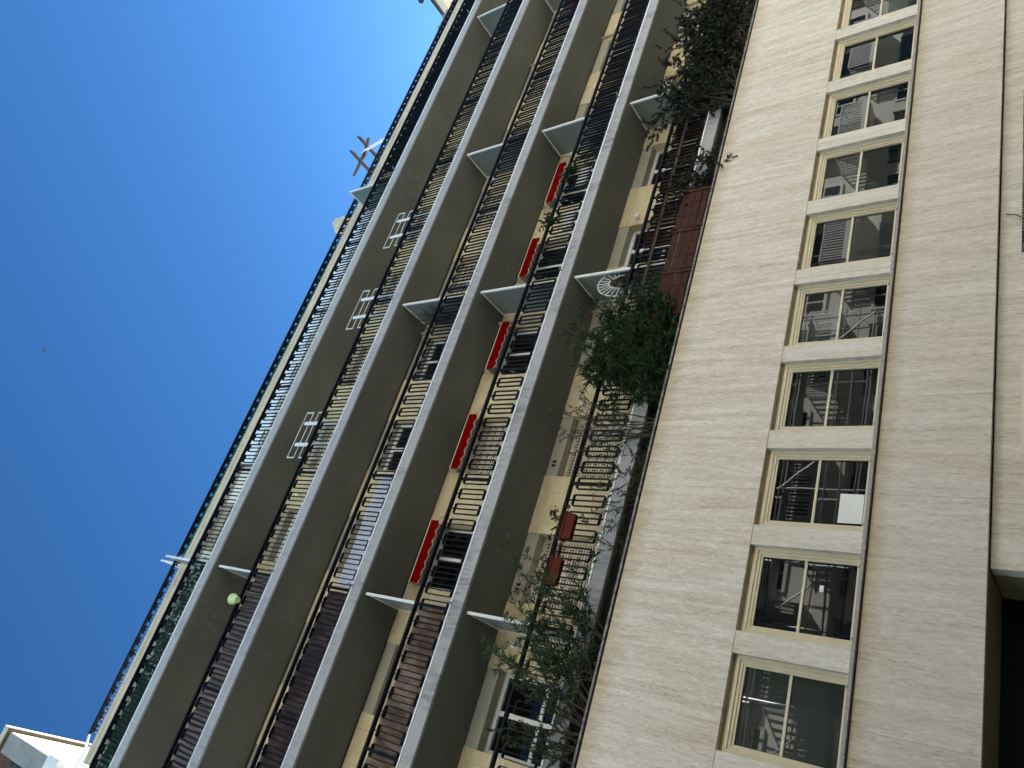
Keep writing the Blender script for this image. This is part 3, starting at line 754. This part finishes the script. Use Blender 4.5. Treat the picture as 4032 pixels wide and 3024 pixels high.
rack(5.79, 'white tube rack over the third-row railing, nearest the lime pot'); rack(10.33, 'white tube rack over the third-row railing, middle one of three'); rack(13.62, 'white tube rack over the third-row railing, farthest and smallest')

# ---------------------------------------------------------------- plants
def orient_leaf(mb, p, d, L, wd, mi=0, shape=0):
    d = d.normalized(); a = d.cross(Vector((random.uniform(-1, 1), random.uniform(-1, 1), random.uniform(-1, 1))))
    if a.length < .05: a = Vector((0, 0, 1)).cross(d)
    a.normalize(); n = d.cross(a) * (L * .06)
    if shape == 0:
        mb.quad(p, p + d * L * .35 + a * wd * .5 + n, p + d * L - n * 2, p + d * L * .35 - a * wd * .5 + n, mi=mi)
    else:
        mb.quad(p, p + d * L * .3 + a * wd * .5, p + d * L * .75 + a * wd * .42, p + d * L, p + d * L * .75 - a * wd * .42, p + d * L * .3 - a * wd * .5, mi=mi)
def bez(p0, p1, p2, t): return p0 * (1 - t) ** 2 + p1 * 2 * t * (1 - t) + p2 * t * t
def shrub(name, base, tips, leaf, label, cat, L=.13, wd=.02, nside=7, nleaf=10, sub=.35, r0=.018, shape=0, jit=.15, droop=0.0, start=.35, whorl=True, bark='bark', nk=14, side=1.0):
    t = thing(name, base[0], label, cat); st = MB(); lf = MB()
    for ti, tip in enumerate(tips):
        b = Vector(base[ti % len(base)]); tp = Vector(tip) + Vector([random.uniform(-.06, .06) for _ in range(3)])
        mid = (b + tp) * .5 + Vector((random.uniform(-jit, jit), random.uniform(-jit, jit) * .6, (tp - b).length * .12 + random.uniform(-.05, .1)))
        pts = [bez(b, mid, tp, k / nk) + Vector([random.uniform(-.008, .008) for _ in range(3)]) for k in range(nk + 1)]
        st.tube(pts, [r0 * (1 - .82 * k / nk) for k in range(nk + 1)], 5)
        for s_ in range(nside):
            u = start + (1 - start) * (s_ + random.random() * .8) / nside; u = min(u, 1)
            p = bez(b, mid, tp, u); d = (bez(b, mid, tp, min(u + .05, 1.0)) - bez(b, mid, tp, u - .05)).normalized()
            sd = (d * .8 + Vector((random.uniform(-1, 1) * side, random.uniform(-.8, .8) * side, random.uniform(-.6, .8)))).normalized()
            ln_ = sub * random.uniform(.5, 1.2) * (1.15 - .45 * u); e = p + sd * ln_ + Vector((0, 0, -droop * ln_))
            st.tube([p, (p + e) * .5 + Vector((0, 0, .02)), e], [.006, .004, .0025], 4)
            for k in range(nleaf):
                v = .25 + .75 * k / max(1, nleaf - 1)
                q = p + (e - p) * v
                ang = random.uniform(0, 6.28)
                side_ = sd.cross(Vector((0, 0, 1)));
                if side_.length < .05: side_ = Vector((1, 0, 0))
                side_.normalize(); upv = sd.cross(side_)
                ld = sd * random.uniform(.4, 1.1) + (side_ * math.cos(ang) + upv * math.sin(ang)) * random.uniform(.5, 1.0) + Vector((0, 0, -droop))
                orient_leaf(lf, q, ld, L * random.uniform(.6, 1.15), wd * random.uniform(.8, 1.2), shape=shape)
    st.build('stems', M[bark], t); lf.build('foliage', M[leaf], t)
    return t
U = random.uniform
def tips(n, fx, fy, fz): return [(fx(), fy(), fz()) for _ in range(n)]
# sparse oleander nearest the camera
shrub('oleander', [(.75, 11.7, 6.9), (1.0, 11.65, 6.9), (1.6, 11.7, 6.9), (2.1, 11.7, 6.9)],
      [(1.9, 11.75, 9.8), (1.65, 11.7, 9.65), (2.3, 11.7, 9.5), (2.6, 11.75, 9.3), (2.9, 11.7, 9.0), (3.3, 11.7, 9.55), (3.75, 11.65, 9.95), (3.6, 11.6, 9.35), (3.1, 11.6, 8.7), (2.5, 11.6, 8.5), (1.9, 11.65, 9.2),
       (1.3, 11.7, 8.9), (2.0, 11.55, 8.6), (2.7, 11.6, 8.2), (1.6, 11.6, 8.4), (3.4, 11.6, 8.2), (3.95, 11.6, 7.9), (2.3, 11.7, 8.95), (1.4, 11.65, 9.2), (2.9, 11.75, 8.4), (1.2, 11.7, 8.2), (1.8, 11.6, 7.9), (2.2, 11.6, 7.8), (2.6, 11.65, 7.8), (1.5, 11.7, 8.0), (3.0, 11.6, 7.7)],
      'leaf_ole', 'sparse oleander with long narrow leaves, nearest the camera in the lowest balcony trough', 'shrub', L=.17, wd=.026, nside=9, nleaf=14, sub=.36, r0=.018, start=.30)
shrub('small_leaf_shrub', [(.3, 11.72, 6.9), (.55, 11.7, 6.9), (.75, 11.7, 6.9)],
      tips(12, lambda: U(-.1, 1.5), lambda: U(11.55, 11.8), lambda: U(7.8, 9.1)), 'leaf_vine', 'twiggy small-leaved yellow green shrub at the very near end of the trough', 'shrub', L=.055, wd=.03, nside=8, nleaf=9, sub=.3, shape=1, start=.3)
shrub('oleander', [(4.9, 11.7, 6.9), (3.6, 11.65, 6.9)], [(4.3, 11.6, 8.2), (4.1, 11.6, 7.9), (3.9, 11.6, 7.7), (4.5, 11.65, 7.6)], 'leaf_ole', 'thin low oleander shoots below the terracotta trough on the railing', 'shrub', L=.15, wd=.024, nside=5, nleaf=8, sub=.22, r0=.012)
# dense bamboo-like shrub in the middle
shrub('bamboo_shrub', [(x_, 11.72, 6.9) for x_ in (6.9, 7.2, 7.5, 7.8, 8.1, 8.4, 8.7, 8.95, 9.2)],
      tips(60, lambda: U(6.9, 9.6), lambda: U(11.5, 11.95), lambda: U(7.6, 9.4)) + [(9.9, 11.7, 8.6), (9.7, 11.7, 9.3), (9.5, 11.7, 9.5), (9.3, 11.75, 10.0), (9.15, 11.7, 10.3), (9.0, 11.7, 9.9), (8.0, 11.7, 9.6), (8.5, 11.7, 9.8), (10.0, 11.7, 8.3)],
      'leaf_bam', 'dense dark green bamboo-like shrub beside the brown wooden fence panels', 'shrub', L=.24, wd=.036, nside=14, nleaf=11, sub=.36, r0=.012, droop=.3, start=.12)
shrub('olive_shrub', [(6.2, 11.72, 6.9), (6.5, 11.72, 6.9)],
      [(6.4, 11.75, 9.9), (6.85, 11.7, 9.95), (6.9, 11.7, 9.4), (6.2, 11.7, 9.3), (5.8, 11.7, 9.0), (6.5, 11.7, 8.9), (6.1, 11.7, 8.5), (5.9, 11.7, 8.1), (6.6, 11.7, 8.4), (7.0, 11.7, 9.1)],
      'leaf_oli', 'grey green olive sapling reaching over the railing, left of the bamboo-like shrub', 'shrub', L=.085, wd=.018, nside=9, nleaf=14, sub=.28, start=.35)
shrub('trailing_vine', [(5.3, 11.62, 7.0), (5.8, 11.62, 7.0), (4.9, 11.62, 7.0)],
      tips(16, lambda: U(4.5, 6.1), lambda: U(11.5, 11.75), lambda: U(7.25, 8.3)), 'leaf_vine', 'light green fine-leaved vine spilling over the trough beneath the olive sapling', 'vine', L=.045, wd=.022, nside=9, nleaf=10, sub=.22, r0=.006, shape=1, start=.1)
# the big shrub at the far end
shrub('dark_shrub', [(x_, 11.72, 6.9) for x_ in (15.2, 15.6, 16.3, 17.2, 18.0, 18.8, 19.6, 20.4)],
      tips(85, lambda: U(14.9, 21.2), lambda: U(11.5, 11.95), lambda: U(7.9, 9.55)) + [(19.1, 11.75, 10.05), (18.4, 11.7, 9.8), (17.4, 11.7, 9.7), (17.0, 11.7, 9.75), (16.3, 11.7, 9.5), (15.3, 11.7, 9.6), (20.4, 11.7, 9.6), (14.6, 11.7, 8.8), (14.4, 11.7, 7.9), (15.0, 11.7, 9.3)],
      'leaf_dark', 'very large dark small-leaved shrub filling the far end of the trough', 'shrub', L=.085, wd=.05, nside=11, nleaf=14, sub=.45, r0=.016, shape=1, start=.2)
shrub('climbing_shrub', [(12.6, 11.75, 6.9), (13.2, 11.75, 6.9), (13.6, 11.75, 6.9)],
      tips(24, lambda: U(11.7, 13.9), lambda: U(11.6, 11.9), lambda: U(7.5, 8.7)), 'leaf_dark', 'green small-leaved shrub growing over the end of the brown fence panels', 'shrub', L=.07, wd=.04, nside=8, nleaf=11, sub=.3, shape=1, start=.2)
shrub('sprig', [(13.1, 11.45, 7.06)], [(12.95, 11.28, 6.60), (12.7, 11.27, 6.85), (12.85, 11.28, 6.72)], 'leaf_vine', 'single leafy sprig hanging over the edge of the travertine', 'sprig', L=.07, wd=.045, nside=5, nleaf=5, sub=.09, r0=.005, shape=1)
shrub('dry_shrub', [(10.3, 12.5, z2 + .3)], tips(30, lambda: U(9.95, 11.1), lambda: U(12.25, 12.75), lambda: U(15.5, 16.7)), 'leaf_grey', 'round dry grey shrub standing by the white partition on the second row', 'shrub', L=.06, wd=.014, nside=8, nleaf=9, sub=.24, r0=.007, start=.3)
shrub('artificial_fir', [(15.7, 12.3, z1_ + .1)], tips(22, lambda: U(15.3, 16.7), lambda: U(12.15, 12.5), lambda: U(11.3, 12.15)), 'leaf_blue', 'dark blue green fir-like plant behind the railing on the red-awning row', 'plant', L=.09, wd=.02, nside=9, nleaf=14, sub=.3, r0=.01, start=.1)
for (xa, xb, lb) in ((12.85, 13.25, 'ivy trailing from a white trough on the railing, between the fourth and middle awnings'), (14.5, 14.95, 'ivy trailing over the railing below the farthest red awning')):
    shrub('potted_ivy', [((xa + xb) / 2, 12.05, 12.0)], tips(14, lambda: U(xa - .15, xb + .15), lambda: U(11.9, 12.1), lambda: U(11.75, 12.4)), 'leaf_bam', lb, 'plant', L=.07, wd=.05, nside=4, nleaf=6, sub=.12, r0=.004, shape=1, start=.2)
def planter(name, x0, x1, y0, y1, z0, z1, mat, label, cat, group=None):
    mb = MB(); t = .03
    i = 0
    lo = [(x0 + t, y0 + t, z0), (x1 - t, y0 + t, z0), (x1 - t, y1 - t, z0), (x0 + t, y1 - t, z0)]
    hi = [(x0, y0, z1), (x1, y0, z1), (x1, y1, z1), (x0, y1, z1)]
    mb.v = lo + hi; mb.f = [(0, 3, 2, 1), (0, 1, 5, 4), (1, 2, 6, 5), (2, 3, 7, 6), (3, 0, 4, 7)]; mb.mi = [0] * 5
    mb.box(x0 - .015, x1 + .015, y0 - .015, y0 + .01, z1 - .035, z1 + .005); mb.box(x0 - .015, x1 + .015, y1 - .01, y1 + .015, z1 - .035, z1 + .005)
    mb.box(x0 - .015, x0 + .01, y0 + .01, y1 - .01, z1 - .035, z1 + .005); mb.box(x1 - .01, x1 + .015, y0 + .01, y1 - .01, z1 - .035, z1 + .005)
    t_ = thing(name, ((x0 + x1) / 2, (y0 + y1) / 2, z0), label, cat, group)
    mb.build('trough', mat, t_); MB().box(x0 + .012, x1 - .012, y0 + .012, y1 - .012, z1 - .05, z1 - .03).build('soil', M['soil'], t_)
    return t_
planter('flower_trough', 4.02, 4.58, 11.83, 12.0, 8.62, 8.84, M['terracotta'], 'terracotta trough hung on the lowest railing with dry flowers, farther of two', 'planter', 'terracotta troughs on the lowest railing')
planter('flower_trough', 3.10, 3.66, 11.83, 12.0, 8.66, 8.88, M['terracotta'], 'terracotta trough on the lowest railing half hidden by the oleander, nearer of two', 'planter', 'terracotta troughs on the lowest railing')
planter('window_box', 12.7, 13.3, 12.1, 12.28, 11.5, 11.75, M['white'], 'white trough hung inside the railing between the fourth and middle awnings', 'planter')
planter('window_box', 14.2, 14.9, 12.1, 12.28, 11.5, 11.75, M['white'], 'white trough hung inside the railing below the farthest red awning', 'planter')
for (xa, xb, lb) in ((4.02, 4.62, 'dry brown geraniums in the farther terracotta trough'), (3.05, 3.70, 'dry brown geraniums in the nearer terracotta trough')):
    shrub('geraniums', [(xa + .1, 11.92, 8.8), (xb - .1, 11.92, 8.8)], tips(16, lambda: U(xa - .1, xb + .1), lambda: U(11.8, 12.0), lambda: U(8.85, 9.2)), 'leaf_dry', lb, 'flowers', L=.04, wd=.035, nside=4, nleaf=5, sub=.08, r0=.004, shape=1, start=.5)
# hanging pot of lime plastic on the third row
lp = thing('flower_pot', (1.55, RR - .17, z3 + .85), 'lime green plastic flower pot hung outside the third-row railing', 'flower pot')
q = MB(); q.lathe((1.55, RR - .20, z3 + .86), [(.0, 0), (.08, 0), (.085, .02), (.125, .20), (.145, .21), (.145, .235), (.125, .235), (.115, .2), (.0, .195)], 24); q.build('pot', M['lime'], lp, smooth=False)
q = MB(); q.tube([(1.45, RR - .06, z3 + 1.0), (1.45, RR - .05, z3 + 1.15), (1.45, RR + .06, z3 + 1.15)], .006, 5); q.tube([(1.65, RR - .06, z3 + 1.0), (1.65, RR - .05, z3 + 1.15), (1.65, RR + .06, z3 + 1.15)], .006, 5); q.build('hook', M['black'], lp)
q = MB()
for _ in range(60): orient_leaf(q, Vector((1.55 + U(-.1, .1), RR - .20 + U(-.1, .1), z3 + 1.13)), Vector((U(-1, 1), U(-1, 1), U(.3, 1))), .12, .02)
q.build('foliage', M['leaf_dry'], lp)

# ---------------------------------------------------------------- brown fence panels standing in the trough
def fence(x0, x1, z0, z1, label, lean=0.0):
    f = thing('fence_panel', ((x0 + x1) / 2, 11.62, z0), label, 'fence panel', 'brown wooden fence panels in the trough')
    n = 5; h = (z1 - z0) / n; q = MB(); q2 = MB()
    for k in range(n):
        za = z0 + k * h; g = random.uniform(.006, .03)
        dz0 = random.uniform(-.006, .006)
        q.prism([(x0 + .01, 11.60 + lean, za + g * .5), (x1 - .01, 11.60 + lean, za + g * .5 + dz0), (x1 - .01, 11.60 + lean, za + h - g * .5 + dz0), (x0 + .01, 11.60 + lean, za + h - g * .5)], (0, .018, 0))
    q.build('planks', M['brown'], f)
    for xx in (x0, x1 - .07): MB().box(xx, xx + .07, 11.578 + lean, 11.599 + lean, z0 - .02, z1 + .01).build('batten', M['brown'], f)
    xm = (x0 + x1) / 2
    for xx in (x0 + (x1 - x0) * .33, x0 + (x1 - x0) * .66): q2.box(xx, xx + .025, 11.592 + lean, 11.599 + lean, z0, z1)
    q2.build('cleats', M['brown'], f)
    return f
fence(8.98, 10.16, 7.07, 7.90, 'brown wooden fence panel in the trough, nearest one, touching the bamboo-like shrub')
fence(10.19, 11.32, 7.07, 7.90, 'brown wooden fence panel in the trough, middle one of three')
fence(11.36, 12.5, 7.07, 7.90, 'brown wooden fence panel in the trough, farthest one, partly covered by the green climbing shrub')
# slatted brown fence behind the lowest railing
fs = thing('slatted_fence', (13.2, RR + .12, z0_), 'slatted brown fence standing behind the lowest railing beyond the fan trellis', 'fence')
q = MB()
for k in range(74):
    x = 10.9 + k * .142
    if random.random() < .06: continue
    q.box(x, x + random.uniform(.075, .115), RR + .10, RR + .115, z0_ + .02, z0_ + 1.02 + random.uniform(-.03, .02))
q.build('slats', M['brown'], fs)
for z in (.25, .82): MB().box(10.9, 21.4, RR + .116, RR + .14, z0_ + z, z0_ + z + .05).build('cross_rail', M['brownrail'], fs)
tag(MB().box(9.3, 16.1, RR - .05, RR - .016, 8.56, 8.63).build('wooden_rail', M['brownrail']), 'long weathered brown board tied along the outside of the lowest railing', 'board')
# fan shaped white wire trellis
ft = thing('fan_trellis', (10.9, 12.25, 8.4), 'white fan-shaped wire trellis behind the lowest railing in front of the white partition', 'trellis')
q = MB(); cx_, cz_, cy_ = 10.62, 9.36, 12.20; r1 = .46
ring = [(cx_ + r1 * .92 * math.cos(a), cy_ + .02, cz_ + r1 * 1.5 * math.sin(a)) for a in [math.pi * k / 24 for k in range(25)]]
q.tube(ring, .014, 6)
ring2 = [(cx_ + r1 * .92 * .45 * math.cos(a), cy_ + .02, cz_ + r1 * 1.5 * .55 * math.sin(a)) for a in [math.pi * k / 16 for k in range(17)]]
q.tube(ring2, .012, 6); q.build('hoops', M['white'], ft)
q = MB()
for k in range(13):
    a = math.pi * (k + .5) / 13
    q.tube([(cx_ + r1 * .92 * .45 * math.cos(a), cy_ + .02, cz_ + r1 * 1.5 * .55 * math.sin(a)), (cx_ + r1 * .92 * math.cos(a), cy_ + .02, cz_ + r1 * 1.5 * math.sin(a))], .011, 6)
q.build('spokes', M['white'], ft)
q = MB()
for sx in (-1, 1):
    q.tube([(cx_ + sx * .46, cy_ + .02, cz_), (cx_ + sx * .40, cy_ + .02, 8.05)], .012, 6); q.tube([(cx_ + sx * .33, cy_ + .02, cz_), (cx_ + sx * .30, cy_ + .02, 8.05)], .010, 6)
    for k in range(7): q.tube([(cx_ + sx * (.46 - .008 * k), cy_ + .02, cz_ - .1 - k * .15), (cx_ + sx * (.32), cy_ + .02, cz_ - .16 - k * .15)], .009, 5)
q.build('legs', M['white'], ft)
shrub('dry_climber', [(10.7, 12.25, 8.3)], tips(14, lambda: U(10.45, 11.0), lambda: U(12.15, 12.35), lambda: U(9.1, 9.75)), 'leaf_dry', 'dry brown climber tangled in the white fan-shaped trellis', 'plant', L=.06, wd=.045, nside=6, nleaf=7, sub=.14, r0=.005, shape=1, start=.55)

# ---------------------------------------------------------------- glazed panels of the top floor verandas
vg = thing('veranda_glazing', (11, 12.95, z4), 'row of glazed panels with sky reflection painted pale blue high on the top balcony wall', 'glazing')
q = MB(); q2 = MB()
for k in range(17):
    x = 5.9 + k * .64; q.box(x, x + .05, 12.94, 12.99, z4 + 1.5, 23.16)
    MB().box(x + .05, x + .64, 12.96, 12.966, 22.50 + (.12 if k % 2 else 0), 23.10).build('pane', M['sheet'], vg)  # pale blue colour stands in for the sky's reflection in the glass
q.box(5.9, 16.8, 12.935, 12.995, 22.42, 22.48); q.box(5.9, 16.8, 12.935, 12.995, 23.11, 23.17); q.build('frame', M['white'], vg)
tag(MB().box(5.9, 16.8, 13.02, 13.07, z4 + .02, 22.40).build('veranda_wall', M['lintel']), 'beige half wall under the pale glazed panels on the top balcony', 'wall')

# ---------------------------------------------------------------- things on the roof terrace
pg = thing('pergola', (22.5, 15, 23.4), 'small brown timber pergola sticking up above the roof railing', 'pergola')
def beam(name, a, b, w=.07, h=.16):
    a = Vector(a); b = Vector(b); d = (b - a).normalized(); sd = d.cross(Vector((0, 0, 1)))
    if sd.length < .1: sd = Vector((1, 0, 0))
    sd.normalize(); u_ = sd.cross(d); q = MB()
    pts = [a - u_ * h / 2, a + u_ * h / 2, b + u_ * h / 2, b + u_ * (-h * .1) , b - u_ * h / 2 - d * h]
    q.prism([p - sd * w / 2 for p in pts], sd * w); return q.build(name, M['pergola'], pg)
beam('rafter', (22.9, 14.2, 27.55), (21.10, 14.2, 27.44)); beam('rafter', (23.6, 14.2, 27.85), (22.2, 14.2, 27.36))
beam('purlin', (22.9, 16.6, 27.6), (23.0, 13.55, 27.55)); beam('purlin', (21.9, 16.6, 27.5), (22.0, 13.5, 27.45))
for x in (22.9, 21.95):
    for y in (14.7, 16.5): MB().box(x, x + .10, y, y + .10, 23.43, 27.45).build('post', M['pergola'], pg)
MB().prism([(22.95, 14.15, 26.3), (23.15, 14.15, 26.3), (22.75, 14.15, 27.7), (22.55, 14.15, 27.7)], (0, .05, 0)).build('brace', M['white'], pg)
hb = thing('roof_hut', (17.6, 14.1, 23.5), 'small white gabled top of a hut behind the roof railing', 'hut')
MB().box(17.25, 17.95, 13.9, 14.9, 23.45, 25.95).build('hut_wall', M['tower'], hb)
MB().prism([(17.2, 13.85, 25.955), (18.0, 13.85, 25.955), (18.0, 13.85, 26.5), (17.75, 13.85, 26.58), (17.2, 13.85, 26.1)], (0, 1.1, 0)).build('hut_roof', M['tower'], hb)
wc = thing('canopy', (35.9, 15, 23.4), 'pale canopy with brown edge boards at the far end of the roof', 'canopy')
MB().prism([(35.65, 15, 29.72), (35.8, 15, 29.3), (37.6, 15, 29.4), (37.6, 15, 30.6), (36.4, 15, 30.4)], (0, 2.5, 0)).build('canopy_top', M['tower'], wc)
MB().prism([(35.55, 14.85, 29.7), (35.65, 14.85, 29.62), (36.5, 14.85, 30.42), (36.4, 14.85, 30.52)], (0, 2.6, 0)).build('edge_board', M['brownrail'], wc)
MB().box(36.6, 36.75, 15.3, 15.45, 23.4, 29.3).build('post', M['brownrail'], wc)
fn = MB(); fn.lathe((36.75, 15.0, 31.35), [(0, -.16), (.13, -.12), (.19, 0), (.13, .12), (0, .16)], 14); fn.tube([(36.75, 15, 30.5), (36.75, 15, 31.25)], .03, 6)
fn.build('finial', M['cloth2'], wc)
# glass side panels that stand up above the gutter at the near partition
gp = thing('glass_windbreak', (2.4, 13.5, 23.4), 'sunlit white glass wind panel standing on the roof terrace beside the near partition', 'panel')
q = MB(); y0, y1 = 13.28, 14.9
arc = [(2.40, y0, 23.5), (2.40, y1, 23.5)] + [(2.40, y1 - (y1 - y0) * t_, 25.45 - .35 * (1 - t_) ** 2) for t_ in [k / 8 for k in range(9)]]
q.prism(arc, (.03, 0, 0)); q.build('panel', M['tower'], gp)
q = MB(); q.box(2.39, 2.44, 13.24, 13.28, 23.45, 25.5); q.build('frame', M['white'], gp)

# paper sheets taped inside the lower panes, and a small sticker
def inpane(widx, u0, u1, z0, z1, mat, name, label, cat):
    xc = PX0 + (widx - .5) * PP + PP
    mb = MB(); mb.box(xc + u0, xc + u1, T + .178, T + .1815, z0, z1)
    return tag(mb.build(name, mat), label, cat)
inpane(1, -.50, -.02, 3.27, 3.62, M['white'], 'paper_notice', 'white paper sheet taped in the lower pane of the third window from the near end', 'paper')
inpane(0, .10, .20, 3.70, 3.76, M['white'], 'sticker', 'small white sticker on the lower pane of the second window from the near end', 'sticker')

# satellite of small things on the first balcony rows
bd = thing('bird', (29.2, 30, 112.9), 'tiny dark bird high in the blue sky', 'bird')
q = MB(); q.lathe((29.2, 30, 112.9), [(0, -.28), (.10, -.15), (.13, 0), (.07, .2), (0, .32)], 10, axis='Y')
for i_, v_ in enumerate(q.v): q.v[i_] = (29.2 + (v_[0] - 29.2) * .4, 30 + (v_[1] - 30) * .4, 112.9 + (v_[2] - 112.9) * .4)
q.build('body', M['bird'], bd)
for s_ in (-1, 1):
    MB().prism([(29.2, 29.96, 112.92), (29.2 + s_ * .24, 29.92, 113.0), (29.2 + s_ * .42, 30.02, 112.9), (29.2 + s_ * .22, 30.06, 112.97), (29.2, 30.06, 112.92)], (0, 0, .02)).build('wing', M['bird'], bd)

# small fittings on the balcony walls
for lv_, xs in ((1, (16.9, 19.9, 22.9)), (0, (13.6, 7.8, 2.1)), (2, (16.7, 8.2, 1.9)), (3, (8.3, 13.9, 5.0))):
    for x_ in xs:
        zt_ = ZB[lv_] + TH + 2.25
        q = MB(); q.box(x_ - .045, x_ + .045, W - .03, W - .001, zt_ - .08, zt_ + .08); q.lathe((x_, W - .10, zt_), [(0, -.07), (.05, -.06), (.07, 0), (.05, .06), (0, .07)], 10)
        q.build('wall_light', M['white'], B)
for lv_, bay in ((0, 1), (0, 2), (1, 5), (4, 1), (4, 2), (3, 3)):
    a_, b_ = BAYS[bay]; tp = ZB[lv_ + 1] if lv_ < 4 else ROOF
    q = MB()
    for k in range(2): q.box(a_ + .25 + k * .10, a_ + .31 + k * .10, W + .012, W + .019, tp - .20, tp - .10)
    q.build('wall_vent', M['void'], B)
# cables along two of the soffits and a thin down pipe
for lv_, y_ in ((1, W - .05), (2, W - .06), (3, W - .05)):
    q = MB(); pts = [(x_ * 1.0, y_, ZB[lv_ + 1] - .03 - .015 * math.sin(x_ * 1.3)) for x_ in range(-3, 34)]
    q.tube(pts, .010, 5); q.build('cable', M['rubber'], B)
for x_ in (10.55, 22.6):
    q = MB(); q.tube([(x_, W - .06, ZB[0] + TH), (x_, W - .06, ROOF - .02)], .04, 8); q.build('rain_pipe', M['lintel'], B)
